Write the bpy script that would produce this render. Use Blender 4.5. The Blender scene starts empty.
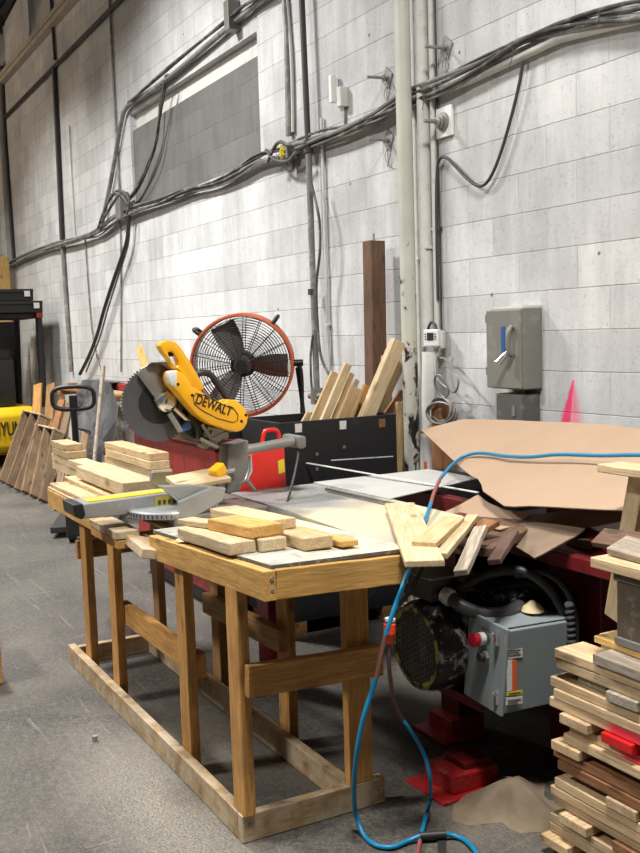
import bpy, bmesh, math, random
from mathutils import Vector, Matrix, Euler
random.seed(7)
S = bpy.context.scene
COL = S.collection
V = Vector
# ------------------------------------------------------------------ camera
FPX, PITCH, ROLL, HEAD, CH = 1000.0, math.atan(0.094), 0.032, math.atan(0.545), 1.6
fx, fy = -math.cos(HEAD), math.sin(HEAD)
FW = V((fx*math.cos(PITCH), fy*math.cos(PITCH), -math.sin(PITCH)))
R0 = V((fy, -fx, 0)); U0 = R0.cross(FW)
RT = R0*math.cos(ROLL) - U0*math.sin(ROLL)
UP = R0*math.sin(ROLL) + U0*math.cos(ROLL)
cam = bpy.data.cameras.new('camera'); camo = bpy.data.objects.new('camera', cam); COL.objects.link(camo)
cam.sensor_fit = 'VERTICAL'; cam.sensor_height = 36; cam.lens = 36*FPX/853; cam.clip_end = 200
m = Matrix((RT, UP, -FW)).transposed().to_4x4(); m.translation = V((0, 0, CH)); camo.matrix_world = m
S.camera = camo

def at(px, py, x=None, y=None, z=None):
    """point of the place seen at a pixel of the photograph, on a known plane x=, y= or z="""
    d = RT*((px-320)/FPX) - UP*((py-426.5)/FPX) + FW
    t = (z-CH)/d.z if z is not None else (y/d.y if y is not None else x/d.x)
    return V((0, 0, CH)) + d*t

# ------------------------------------------------------------------ materials
def mat(name, rough=0.6, metal=0.0):
    m = bpy.data.materials.new(name); m.use_nodes = True
    nt = m.node_tree; b = nt.nodes['Principled BSDF']
    b.inputs['Roughness'].default_value = rough; b.inputs['Metallic'].default_value = metal
    return m, nt, b
def node(nt, t, **kw):
    n = nt.nodes.new(t)
    for k, v in kw.items(): setattr(n, k, v)
    return n
def setin(nt, sock, v):
    if hasattr(v, 'links'): nt.links.new(v, sock)
    elif isinstance(v, (tuple, list)): sock.default_value = (*v, 1) if len(v) == 3 and sock.type == 'RGBA' else v
    else: sock.default_value = v
def coords(nt, scale=(1, 1, 1), loc=(0, 0, 0), rnd=0.0):
    tc = node(nt, 'ShaderNodeTexCoord'); mp = node(nt, 'ShaderNodeMapping')
    nt.links.new(tc.outputs['Object'], mp.inputs[0])
    mp.inputs['Scale'].default_value = scale; mp.inputs['Location'].default_value = loc
    if rnd:
        oi = node(nt, 'ShaderNodeObjectInfo'); cm = node(nt, 'ShaderNodeMath', operation='MULTIPLY')
        nt.links.new(oi.outputs['Random'], cm.inputs[0]); cm.inputs[1].default_value = rnd
        nt.links.new(cm.outputs[0], mp.inputs['Location'])
    return mp.outputs[0]
def noise(nt, vec, scale, detail=4, rough=0.55, dist=0.0):
    n = node(nt, 'ShaderNodeTexNoise'); nt.links.new(vec, n.inputs['Vector'])
    n.inputs['Scale'].default_value = scale; n.inputs['Detail'].default_value = detail
    n.inputs['Roughness'].default_value = rough; n.inputs['Distortion'].default_value = dist
    return n.outputs['Fac']
def ramp(nt, fac, stops):
    r = node(nt, 'ShaderNodeValToRGB'); nt.links.new(fac, r.inputs[0])
    e = r.color_ramp.elements
    while len(e) < len(stops): e.new(0.5)
    for q, (p, c) in zip(e, stops):
        q.position = p; q.color = (c, c, c, 1) if not isinstance(c, tuple) else (*c, 1)
    return r.outputs[0]
def mix(nt, fac, a, b, blend='MIX'):
    n = node(nt, 'ShaderNodeMix', data_type='RGBA', blend_type=blend)
    setin(nt, n.inputs[0], fac); setin(nt, n.inputs[6], a); setin(nt, n.inputs[7], b)
    return n.outputs[2]
def mth(nt, op, a, b=0.0, c=None):
    n = node(nt, 'ShaderNodeMath', operation=op)
    setin(nt, n.inputs[0], a); setin(nt, n.inputs[1], b)
    if c is not None: setin(nt, n.inputs[2], c)
    return n.outputs[0]
def bump(nt, b, h, strength=0.3, dist=0.01):
    n = node(nt, 'ShaderNodeBump'); n.inputs['Strength'].default_value = strength; n.inputs['Distance'].default_value = dist
    nt.links.new(h, n.inputs['Height']); nt.links.new(n.outputs[0], b.inputs['Normal'])

def wood(name, light, dark, var=0.25, grain=1.0, rough=0.7, dust=None):
    m, nt, b = mat(name, rough)
    v = coords(nt, (1.2, 14, 14), rnd=37.0)
    g = noise(nt, v, 2.2*grain, 5, 0.6, 1.3)
    c = ramp(nt, g, [(0.3, dark), (0.62, light)])
    v2 = coords(nt, (3, 60, 60), rnd=11.0)
    g2 = noise(nt, v2, 3, 3, 0.7)
    c = mix(nt, ramp(nt, g2, [(0.40, 0.10), (0.66, 0.72)]), c, tuple(x*0.55 for x in dark))
    # knots
    v3 = coords(nt, (4.5, 11, 11), rnd=23.0)
    vo = node(nt, 'ShaderNodeTexVoronoi'); nt.links.new(v3, vo.inputs['Vector']); vo.inputs['Scale'].default_value = 0.9
    k = ramp(nt, vo.outputs['Distance'], [(0.09, 1.0), (0.19, 0.0)])
    c = mix(nt, mth(nt, 'MULTIPLY', k, 0.75), c, tuple(x*0.28 for x in dark))
    # blotchy dirt
    v4 = coords(nt, (1, 1, 1), rnd=5.0)
    bl = ramp(nt, noise(nt, v4, 5, 4, 0.6), [(0.42, 0.0), (0.7, 0.55)])
    c = mix(nt, bl, c, tuple(x*0.6 for x in dark))
    oi = node(nt, 'ShaderNodeObjectInfo')
    f = mth(nt, 'MULTIPLY_ADD', oi.outputs['Random'], var, 1.0-var*0.6)
    hs = node(nt, 'ShaderNodeHueSaturation'); nt.links.new(c, hs.inputs['Color']); nt.links.new(f, hs.inputs['Value'])
    out = hs.outputs[0]
    if dust:
        d = ramp(nt, noise(nt, coords(nt), 9, 5, 0.7), [(0.4, 0.0), (0.62, 0.75)])
        out = mix(nt, d, out, dust)
    nt.links.new(out, b.inputs['Base Color'])
    bump(nt, b, g2, 0.25, 0.004)
    return m
def paint(name, col, rough=0.5, metal=0.0, wear=None, wamt=0.6, wscale=14, wlo=0.56, var=0.12, bumpy=0.0):
    m, nt, b = mat(name, rough, metal)
    v = coords(nt)
    n1 = noise(nt, v, 6, 5, 0.6)
    c = ramp(nt, n1, [(0.3, tuple(x*(1-var) for x in col)), (0.7, tuple(min(1, x*(1+var)) for x in col))])
    if wear:
        w = ramp(nt, noise(nt, v, wscale, 6, 0.7, 0.4), [(wlo, 0.0), (min(1, wlo+0.07), wamt)])
        c = mix(nt, w, c, wear)
    nt.links.new(c, b.inputs['Base Color'])
    if bumpy: bump(nt, b, noise(nt, v, 40, 3), bumpy, 0.003)
    return m

M = {}
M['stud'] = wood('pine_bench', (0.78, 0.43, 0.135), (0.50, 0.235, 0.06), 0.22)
M['rail'] = wood('pine_dirty', (0.58, 0.40, 0.20), (0.35, 0.21, 0.09), 0.2, dust=(0.56, 0.47, 0.34))
M['apron'] = wood('pine_apron', (0.80, 0.48, 0.15), (0.55, 0.29, 0.07), 0.15)
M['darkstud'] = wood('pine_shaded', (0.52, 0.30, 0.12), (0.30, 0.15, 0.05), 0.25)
M['pale'] = wood('pine_pale', (0.74, 0.56, 0.33), (0.54, 0.36, 0.17), 0.2)
M['cream'] = wood('pine_cream', (0.78, 0.63, 0.41), (0.60, 0.44, 0.24), 0.18)
M['stack'] = wood('pine_weathered', (0.80, 0.615, 0.39), (0.54, 0.36, 0.19), 0.3)
M['greywood'] = wood('wood_grey', (0.52, 0.46, 0.37), (0.28, 0.22, 0.16), 0.3)
M['brown'] = wood('wood_brown', (0.20, 0.112, 0.065), (0.115, 0.06, 0.034), 0.1)
M['redbrown'] = wood('wood_redbrown', (0.42, 0.20, 0.085), (0.22, 0.09, 0.035), 0.25)
M['yellowwood'] = wood('wood_yellow', (0.85, 0.60, 0.22), (0.66, 0.40, 0.11), 0.1)
M['palletwood'] = wood('wood_pallet', (0.33, 0.225, 0.13), (0.16, 0.095, 0.05), 0.45)
M['blackmetal'] = paint('black_metal', (0.012, 0.012, 0.013), 0.45)
M['blackply'] = paint('black_ply', (0.011, 0.011, 0.013), 0.55, wear=(0.06, 0.06, 0.06), wamt=0.35, wscale=9, wlo=0.6)
M['motor'] = paint('motor_black', (0.013, 0.013, 0.014), 0.38, wear=(0.5, 0.5, 0.5), wamt=0.8, wscale=22, wlo=0.545)
M['motorclean'] = paint('motor_black_plain', (0.011, 0.011, 0.012), 0.35, wear=(0.2, 0.2, 0.2), wamt=0.4, wscale=18, wlo=0.63)
M['motorwear'] = paint('motor_yellow_wear', (0.02, 0.02, 0.02), 0.4, wear=(0.50, 0.47, 0.04), wamt=0.95, wscale=16, wlo=0.47)
M['rubber'] = paint('rubber', (0.025, 0.025, 0.027), 0.5)
M['greyhose'] = paint('grey_hose', (0.07, 0.075, 0.08), 0.42, wear=(0.2, 0.2, 0.2), wamt=0.5, wscale=20)
M['red'] = paint('red_paint', (0.60, 0.012, 0.012), 0.4, wear=(0.16, 0.02, 0.02), wamt=0.5, wscale=10)
M['machred'] = paint('machine_red', (0.15, 0.007, 0.009), 0.45, wear=(0.05, 0.006, 0.006), wamt=0.6, wscale=7, wlo=0.5)
M['footred'] = paint('foot_red', (0.40, 0.014, 0.016), 0.45, wear=(0.42, 0.32, 0.22), wamt=0.6, wscale=12, wlo=0.58)
M['binred'] = paint('bin_red', (0.30, 0.028, 0.02), 0.5, wear=(0.12, 0.02, 0.015), wamt=0.7, wscale=6, wlo=0.5)
M['canred'] = paint('can_red', (0.66, 0.025, 0.015), 0.35, wear=(0.75, 0.35, 0.25), wamt=0.5, wscale=22, wlo=0.63)
M['orange'] = paint('fan_orange', (0.56, 0.10, 0.028), 0.35)
M['glow'] = paint('plug_orange', (0.9, 0.06, 0.02), 0.3)
M['yellow'] = paint('saw_yellow', (0.88, 0.44, 0.012), 0.32, var=0.05)
M['forkyellow'] = paint('lift_yellow', (0.84, 0.54, 0.01), 0.4, var=0.06)
M['tape'] = paint('tape_yellow', (0.92, 0.68, 0.03), 0.4, var=0.05)
M['alu'] = paint('aluminium', (0.36, 0.375, 0.385), 0.38, 0.5, wear=(0.75, 0.70, 0.55), wamt=0.7, wscale=9, wlo=0.6)
M['castgrey'] = paint('cast_grey', (0.22, 0.215, 0.20), 0.45, 0.35, wear=(0.6, 0.56, 0.45), wamt=0.5, wscale=12, wlo=0.6)
M['guardgrey'] = paint('guard_grey', (0.30, 0.29, 0.27), 0.4, 0.6)
M['chrome'] = paint('chrome', (0.68, 0.68, 0.68), 0.22, 0.9)
M['steelblade'] = paint('blade_steel', (0.10, 0.10, 0.11), 0.42, 0.3, var=0.2)
M['fanblade'] = paint('fan_blade', (0.17, 0.16, 0.15), 0.45, 0.2)
M['ctrl'] = paint('box_grey', (0.27, 0.32, 0.335), 0.42, wear=(0.45, 0.48, 0.48), wamt=0.35, wscale=16, wlo=0.62, var=0.05)
M['disc'] = paint('switch_grey', (0.19, 0.19, 0.168), 0.42, var=0.07, wear=(0.34, 0.34, 0.31), wamt=0.3, wscale=8)
M['discdark'] = paint('switch_dark', (0.10, 0.10, 0.092), 0.45, var=0.1, wear=(0.3, 0.3, 0.28), wamt=0.3, wscale=10)
M['blue'] = paint('blue_label', (0.03, 0.10, 0.30), 0.4)
M['white'] = paint('white_plastic', (0.80, 0.80, 0.78), 0.4, var=0.04)
M['dustwhite'] = paint('dusty_white', (0.62, 0.62, 0.59), 0.7, var=0.12)
M['label'] = paint('label_white', (0.72, 0.72, 0.70), 0.5, wear=(0.25, 0.25, 0.25), wamt=0.6, wscale=60, wlo=0.55)
M['labelred'] = paint('label_red', (0.62, 0.07, 0.05), 0.5)
M['labelor'] = paint('label_orange', (0.80, 0.13, 0.03), 0.5)
M['labelyel'] = paint('label_yellow', (0.75, 0.63, 0.03), 0.5)
M['oliveyel'] = paint('label_olive', (0.36, 0.31, 0.03), 0.5)
M['tin'] = paint('tin_old', (0.13, 0.105, 0.075), 0.5, 0.3, wear=(0.30, 0.28, 0.25), wamt=0.5, wscale=25)
M['screen'] = paint('screen_grey', (0.04, 0.045, 0.05), 0.2)
M['buttonred'] = paint('button_red', (0.62, 0.012, 0.04), 0.35)
M['cond'] = paint('conduit_grey', (0.20, 0.195, 0.185), 0.5, 0.2, wear=(0.42, 0.41, 0.39), wamt=0.6, wscale=5, wlo=0.5)
M['conddark'] = paint('conduit_dark', (0.045, 0.042, 0.04), 0.55)
M['condwhite'] = paint('conduit_white', (0.60, 0.60, 0.57), 0.5, wear=(0.33, 0.32, 0.30), wamt=0.4, wscale=5, wlo=0.56)
M['cable'] = paint('cable_dusty', (0.07, 0.067, 0.063), 0.7, wear=(0.24, 0.235, 0.225), wamt=0.7, wscale=6, wlo=0.5)
M['cablelight'] = paint('cable_light', (0.17, 0.165, 0.155), 0.7, wear=(0.36, 0.355, 0.34), wamt=0.5, wscale=7, wlo=0.5)
M['rust'] = paint('rusty_steel', (0.27, 0.265, 0.255), 0.6, 0.3, wear=(0.42, 0.41, 0.40), wamt=0.6, wscale=30)
M['card'] = paint('cardboard', (0.37, 0.255, 0.172), 0.85, var=0.05)
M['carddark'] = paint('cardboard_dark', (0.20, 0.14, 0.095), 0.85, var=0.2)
M['tarp'] = paint('tarp_grey', (0.085, 0.085, 0.088), 0.4, wear=(0.03, 0.03, 0.03), wamt=0.85, wscale=4, wlo=0.50)  # dark blotches paint in the shade of the folds
M['cordblue'] = paint('cord_blue', (0.004, 0.20, 0.40), 0.4, wear=(0.16, 0.10, 0.10), wamt=0.4, wscale=5, wlo=0.63)
M['cordbrown'] = paint('cord_brown', (0.17, 0.075, 0.062), 0.45, wear=(0.02, 0.12, 0.22), wamt=0.5, wscale=9, wlo=0.55)
M['cordred'] = paint('cord_red', (0.27, 0.08, 0.07), 0.4)
M['dust'] = paint('sawdust', (0.76, 0.62, 0.38), 0.95, var=0.15, bumpy=0.5)
M['floordust'] = paint('floor_sawdust', (0.20, 0.155, 0.105), 0.95, var=0.25, bumpy=0.6)
M['pinkbrown'] = wood('wood_pinkish', (0.20, 0.115, 0.09), (0.12, 0.06, 0.045), 0.1)
M['pinkwood'] = None

def chipped():
    m, nt, b = mat('pipe_cream_chipped', 0.4)
    v = coords(nt, (1, 1, 0.55))
    c = ramp(nt, noise(nt, coords(nt), 3, 3), [(0.3, (0.47, 0.47, 0.41)), (0.7, (0.60, 0.60, 0.53))])
    n = noise(nt, v, 15, 6, 0.6, 0.6)
    sp = node(nt, 'ShaderNodeSeparateXYZ'); nt.links.new(coords(nt), sp.inputs[0])
    low = ramp(nt, mth(nt, 'MULTIPLY_ADD', sp.outputs[2], -0.5, 1.1), [(0.0, 0.0), (0.55, 0.19)])
    msk = ramp(nt, mth(nt, 'ADD', n, low), [(0.69, 0.0), (0.71, 1.0)])
    c = mix(nt, msk, c, (0.02, 0.02, 0.02))
    rim = ramp(nt, mth(nt, 'ADD', n, low), [(0.665, 0.0), (0.685, 0.8), (0.70, 0.0)])
    c = mix(nt, rim, c, (0.20, 0.07, 0.05))
    nt.links.new(c, b.inputs['Base Color'])
    return m
M['pipe'] = chipped()

def plywood():
    m, nt, b = mat('bench_surface', 0.85)
    v = coords(nt)
    g = noise(nt, v, 7, 7, 0.72, 0.5)
    c = ramp(nt, g, [(0.32, (0.10, 0.10, 0.09)), (0.46, (0.32, 0.31, 0.275)), (0.62, (0.52, 0.49, 0.41))])
    s = noise(nt, coords(nt, (1, 1, 1), (3, 1, 0)), 3.2, 5, 0.6)
    sy = node(nt, 'ShaderNodeSeparateXYZ'); nt.links.new(v, sy.inputs[0])
    s = mth(nt, 'ADD', s, mth(nt, 'MULTIPLY', sy.outputs[1], 0.55))
    c = mix(nt, ramp(nt, s, [(0.47, 0.0), (0.66, 0.75)]), c, (0.76, 0.66, 0.45))
    f = noise(nt, v, 160, 2, 0.5)
    c = mix(nt, ramp(nt, f, [(0.60, 0.0), (0.70, 0.6)]), c, (0.10, 0.10, 0.09))
    nt.links.new(c, b.inputs['Base Color']); bump(nt, b, g, 0.3, 0.004)
    return m
M['ply'] = plywood()
M['plyedge'] = paint('ply_edge', (0.10, 0.095, 0.08), 0.9, var=0.3, wear=(0.4, 0.36, 0.27), wamt=0.6, wscale=30, wlo=0.55)
def steelplate(name, dusty):
    m, nt, b = mat(name, 0.5, 0.15)
    v = coords(nt)
    g = noise(nt, v, 170, 3, 0.6); big = noise(nt, v, 2.6, 5, 0.6)
    base = ramp(nt, big, [(0.3, (0.17, 0.175, 0.18)), (0.7, (0.30, 0.305, 0.305))]) if not dusty else ramp(nt, big, [(0.3, (0.42, 0.43, 0.43)), (0.7, (0.56, 0.56, 0.54))])
    c = mix(nt, ramp(nt, g, [(0.52, 0.0), (0.62, 0.75)]), base, (0.62, 0.60, 0.54))
    if not dusty:
        sp = node(nt, 'ShaderNodeSeparateXYZ'); nt.links.new(v, sp.inputs[0])
        w = mth(nt, 'ADD', mth(nt, 'MULTIPLY', sp.outputs[0], 0.95), mth(nt, 'MULTIPLY', noise(nt, v, 5, 4), 0.5))
        c = mix(nt, ramp(nt, w, [(0.05, 0.0), (0.30, 0.85), (0.62, 0.85), (0.95, 0.2)]), c, (0.70, 0.62, 0.42))
    nt.links.new(c, b.inputs['Base Color'])
    return m
M['steel'] = steelplate('table_steel', False)
M['steellight'] = steelplate('table_steel_light', True)

def brick_nodes(nt, v3, w, h, ox, oz, c1, c2, mortar, msize=0.0035):
    sp = node(nt, 'ShaderNodeSeparateXYZ'); nt.links.new(v3, sp.inputs[0])
    cb = node(nt, 'ShaderNodeCombineXYZ')
    nt.links.new(mth(nt, 'ADD', sp.outputs[0], ox), cb.inputs[0]); nt.links.new(mth(nt, 'ADD', sp.outputs[2], oz), cb.inputs[1])
    br = node(nt, 'ShaderNodeTexBrick'); nt.links.new(cb.outputs[0], br.inputs['Vector'])
    br.inputs['Scale'].default_value = 1.0; br.inputs['Brick Width'].default_value = w; br.inputs['Row Height'].default_value = h
    br.inputs['Mortar Size'].default_value = msize; br.inputs['Mortar Smooth'].default_value = 0.6; br.inputs['Bias'].default_value = -0.05
    setin(nt, br.inputs['Color1'], c1); setin(nt, br.inputs['Color2'], c2); setin(nt, br.inputs['Mortar'], mortar)
    return br, sp
def blockwall(name, c1, c2, mortar, spots=True, pink=False):
    m, nt, b = mat(name, 0.75)
    v = coords(nt)
    # a slightly wandering joint line
    nz = node(nt, 'ShaderNodeTexNoise'); nt.links.new(v, nz.inputs['Vector']); nz.inputs['Scale'].default_value = 9
    vm = node(nt, 'ShaderNodeVectorMath', operation='MULTIPLY_ADD'); nt.links.new(nz.outputs['Color'], vm.inputs[0])
    vm.inputs[1].default_value = (0.006, 0, 0.006); nt.links.new(v, vm.inputs[2])
    br, sp = brick_nodes(nt, vm.outputs[0], 0.408, 0.1937, 20.04, 0.1677, c1, c2, mortar)
    c = br.outputs['Color']
    # the bed joints read stronger than the painted-over upright joints
    sv = node(nt, 'ShaderNodeSeparateXYZ'); nt.links.new(vm.outputs[0], sv.inputs[0])
    fr = mth(nt, 'FRACT', mth(nt, 'DIVIDE', mth(nt, 'ADD', sv.outputs[2], 0.1677), 0.1937))
    bed = mth(nt, 'MINIMUM', fr, mth(nt, 'SUBTRACT', 1.0, fr))
    bed = ramp(nt, mth(nt, 'ADD', bed, mth(nt, 'MULTIPLY', noise(nt, coords(nt, (2.5, 1, 1)), 3, 4), 0.022)), [(0.012, 0.62), (0.026, 0.0)])
    c = mix(nt, bed, c, tuple(x*0.42 for x in c1))
    blotch = ramp(nt, noise(nt, v, 0.9, 6, 0.65), [(0.36, 0.76), (0.62, 1.06)])
    c = mix(nt, 1.0, c, blotch, 'MULTIPLY')
    streak = ramp(nt, noise(nt, coords(nt, (5, 1, 0.7)), 1.5, 5, 0.65), [(0.35, 0.86), (0.6, 1.03)])
    c = mix(nt, 1.0, c, streak, 'MULTIPLY')
    fine = ramp(nt, noise(nt, v, 48, 6, 0.8), [(0.33, 0.66), (0.44, 1.0)])
    c = mix(nt, 1.0, c, fine, 'MULTIPLY')
    scr = ramp(nt, noise(nt, coords(nt, (9, 1, 22)), 2.5, 5, 0.7, 1.0), [(0.66, 0.0), (0.72, 0.5)])
    c = mix(nt, scr, c, tuple(x*0.45 for x in c1))
    if spots:
        vo = node(nt, 'ShaderNodeTexVoronoi'); nt.links.new(v, vo.inputs['Vector']); vo.inputs['Scale'].default_value = 4.2
        k = ramp(nt, mth(nt, 'ADD', vo.outputs['Distance'], mth(nt, 'MULTIPLY', noise(nt, v, 60, 2), 0.05)), [(0.062, 1.0), (0.075, 0.0)])
        c = mix(nt, mth(nt, 'MULTIPLY', k, 0.8), c, (0.06, 0.055, 0.05))
    if pink:   # sprayed mark: tip at the top, widening below
        t = mth(nt, 'MULTIPLY', mth(nt, 'SUBTRACT', 1.345, sp.outputs[2]), 3.7)
        xc = mth(nt, 'SUBTRACT', -3.548, mth(nt, 'MULTIPLY', t, 0.075))
        d = mth(nt, 'SUBTRACT', sp.outputs[0], xc)
        wd = mth(nt, 'MULTIPLY_ADD', t, 0.055, 0.007)
        core = mth(nt, 'SUBTRACT', 1.0, mth(nt, 'DIVIDE', mth(nt, 'ABSOLUTE', d), wd))
        core = ramp(nt, mth(nt, 'ADD', core, mth(nt, 'MULTIPLY', mth(nt, 'SUBTRACT', noise(nt, v, 30, 4), 0.5), 0.8)), [(0.0, 0.0), (0.5, 0.95)])
        d2 = mth(nt, 'SUBTRACT', d, mth(nt, 'MULTIPLY', t, 0.085))
        wd2 = mth(nt, 'MULTIPLY_ADD', t, 0.10, 0.004)
        halo = mth(nt, 'SUBTRACT', 1.0, mth(nt, 'DIVIDE', mth(nt, 'ABSOLUTE', d2), wd2))
        halo = ramp(nt, halo, [(0.0, 0.0), (1.0, 0.62)])
        on = mth(nt, 'MULTIPLY', mth(nt, 'GREATER_THAN', t, 0.0), mth(nt, 'LESS_THAN', t, 1.7))
        f = mth(nt, 'MULTIPLY', mth(nt, 'MAXIMUM', core, halo), on)
        c = mix(nt, f, c, (0.90, 0.045, 0.17))
    nt.links.new(c, b.inputs['Base Color'])
    h = mth(nt, 'ADD', mth(nt, 'MULTIPLY', br.outputs['Fac'], -1.0), mth(nt, 'MULTIPLY', noise(nt, v, 70, 4, 0.7), 0.5))
    bump(nt, b, h, 0.55, 0.006)
    return m
M['wall'] = blockwall('block_wall_white', (0.66, 0.67, 0.675), (0.535, 0.545, 0.55), (0.54, 0.545, 0.545), True, True)
M['infill'] = blockwall('block_infill_grey', (0.175, 0.175, 0.168), (0.14, 0.14, 0.134), (0.22, 0.22, 0.21), False)
M['lintel'] = paint('lintel_white', (0.60, 0.60, 0.58), 0.7, var=0.1)
M['beigesteel'] = paint('ledger_paint', (0.48, 0.43, 0.36), 0.6, var=0.12)
M['deck'] = paint('deck_dark', (0.045, 0.05, 0.06), 0.7)

def concrete():
    m, nt, b = mat('floor_concrete', 0.72)
    v = coords(nt)
    n1 = noise(nt, v, 1.3, 7, 0.62, 0.4)
    c = ramp(nt, n1, [(0.34, (0.026, 0.024, 0.022)), (0.5, (0.062, 0.057, 0.051)), (0.7, (0.105, 0.094, 0.079))])
    n2 = noise(nt, v, 38, 6, 0.75)
    c = mix(nt, ramp(nt, n2, [(0.44, 0.0), (0.66, 0.6)]), c, (0.155, 0.138, 0.113))
    n3 = noise(nt, v, 110, 2, 0.6)
    c = mix(nt, ramp(nt, n3, [(0.57, 0.0), (0.68, 0.5)]), c, (0.25, 0.226, 0.188))
    # scuffs: thin bright arcs in two directions
    for sc, lo in (((0.7, 13, 1), 0.62), ((11, 0.8, 1), 0.63)):
        tc = coords(nt, sc)
        s = noise(nt, tc, 1.6, 5, 0.6, 1.6)
        c = mix(nt, ramp(nt, s, [(lo, 0.0), (lo+0.06, 0.28)]), c, (0.32, 0.295, 0.26))
    # dark patches, then dusty ones beside the bench and the machine
    sp = node(nt, 'ShaderNodeSeparateXYZ'); nt.links.new(v, sp.inputs[0])
    def patch(cx, cy, rx, ry, amt, col):
        nonlocal c
        dx = mth(nt, 'DIVIDE', mth(nt, 'SUBTRACT', sp.outputs[0], cx), rx); dy = mth(nt, 'DIVIDE', mth(nt, 'SUBTRACT', sp.outputs[1], cy), ry)
        d = mth(nt, 'SQRT', mth(nt, 'ADD', mth(nt, 'MULTIPLY', dx, dx), mth(nt, 'MULTIPLY', dy, dy)))
        f = mth(nt, 'SUBTRACT', 1.25, mth(nt, 'ADD', d, mth(nt, 'MULTIPLY', noise(nt, v, 22, 8, 0.85), 0.95)))
        gr = ramp(nt, noise(nt, v, 120, 4, 0.8), [(0.42, 0.12), (0.60, 1.0)])
        c = mix(nt, mth(nt, 'MULTIPLY', ramp(nt, f, [(0.0, 0.0), (0.8, amt)]), gr), c, col)
    patch(-7.6, 1.2, 3.0, 1.5, 0.75, (0.028, 0.026, 0.024))  # shade over the far aisle, painted into the floor colour
    patch(-1.9, 2.2, 1.3, .6, 0.5, (0.03, 0.028, 0.026))  # darker floor about the machine and the stack
    patch(-3.2, 1.05, 1.3, 0.40, 0.8, (0.42, 0.39, 0.33))
    patch(-3.6, 1.45, 0.6, 0.25, 0.75, (0.28, 0.235, 0.165))
    patch(-2.5, 1.95, 0.7, 0.35, 0.55, (0.27, 0.235, 0.185))
    nt.links.new(c, b.inputs['Base Color']); bump(nt, b, n2, 0.2, 0.004)
    return m
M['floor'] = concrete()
def pinkspray():
    m, nt, b = mat('pine_pink_spray', 0.6)
    v = coords(nt)
    c = ramp(nt, noise(nt, coords(nt, (1.2, 14, 14)), 2.2, 5, 0.6, 1.3), [(0.3, (0.44, 0.28, 0.14)), (0.62, (0.70, 0.52, 0.31))])
    sp = node(nt, 'ShaderNodeSeparateXYZ'); nt.links.new(v, sp.inputs[0])
    d = mth(nt, 'ABSOLUTE', mth(nt, 'ADD', sp.outputs[0], 0.29))
    f = mth(nt, 'SUBTRACT', 0.15, mth(nt, 'ADD', d, mth(nt, 'MULTIPLY', noise(nt, v, 18, 4), 0.10)))
    c = mix(nt, ramp(nt, f, [(0.0, 0.0), (0.05, 0.95)]), c, (0.78, 0.02, 0.06))
    nt.links.new(c, b.inputs['Base Color']); return m
M['pinkwood'] = pinkspray()

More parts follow.
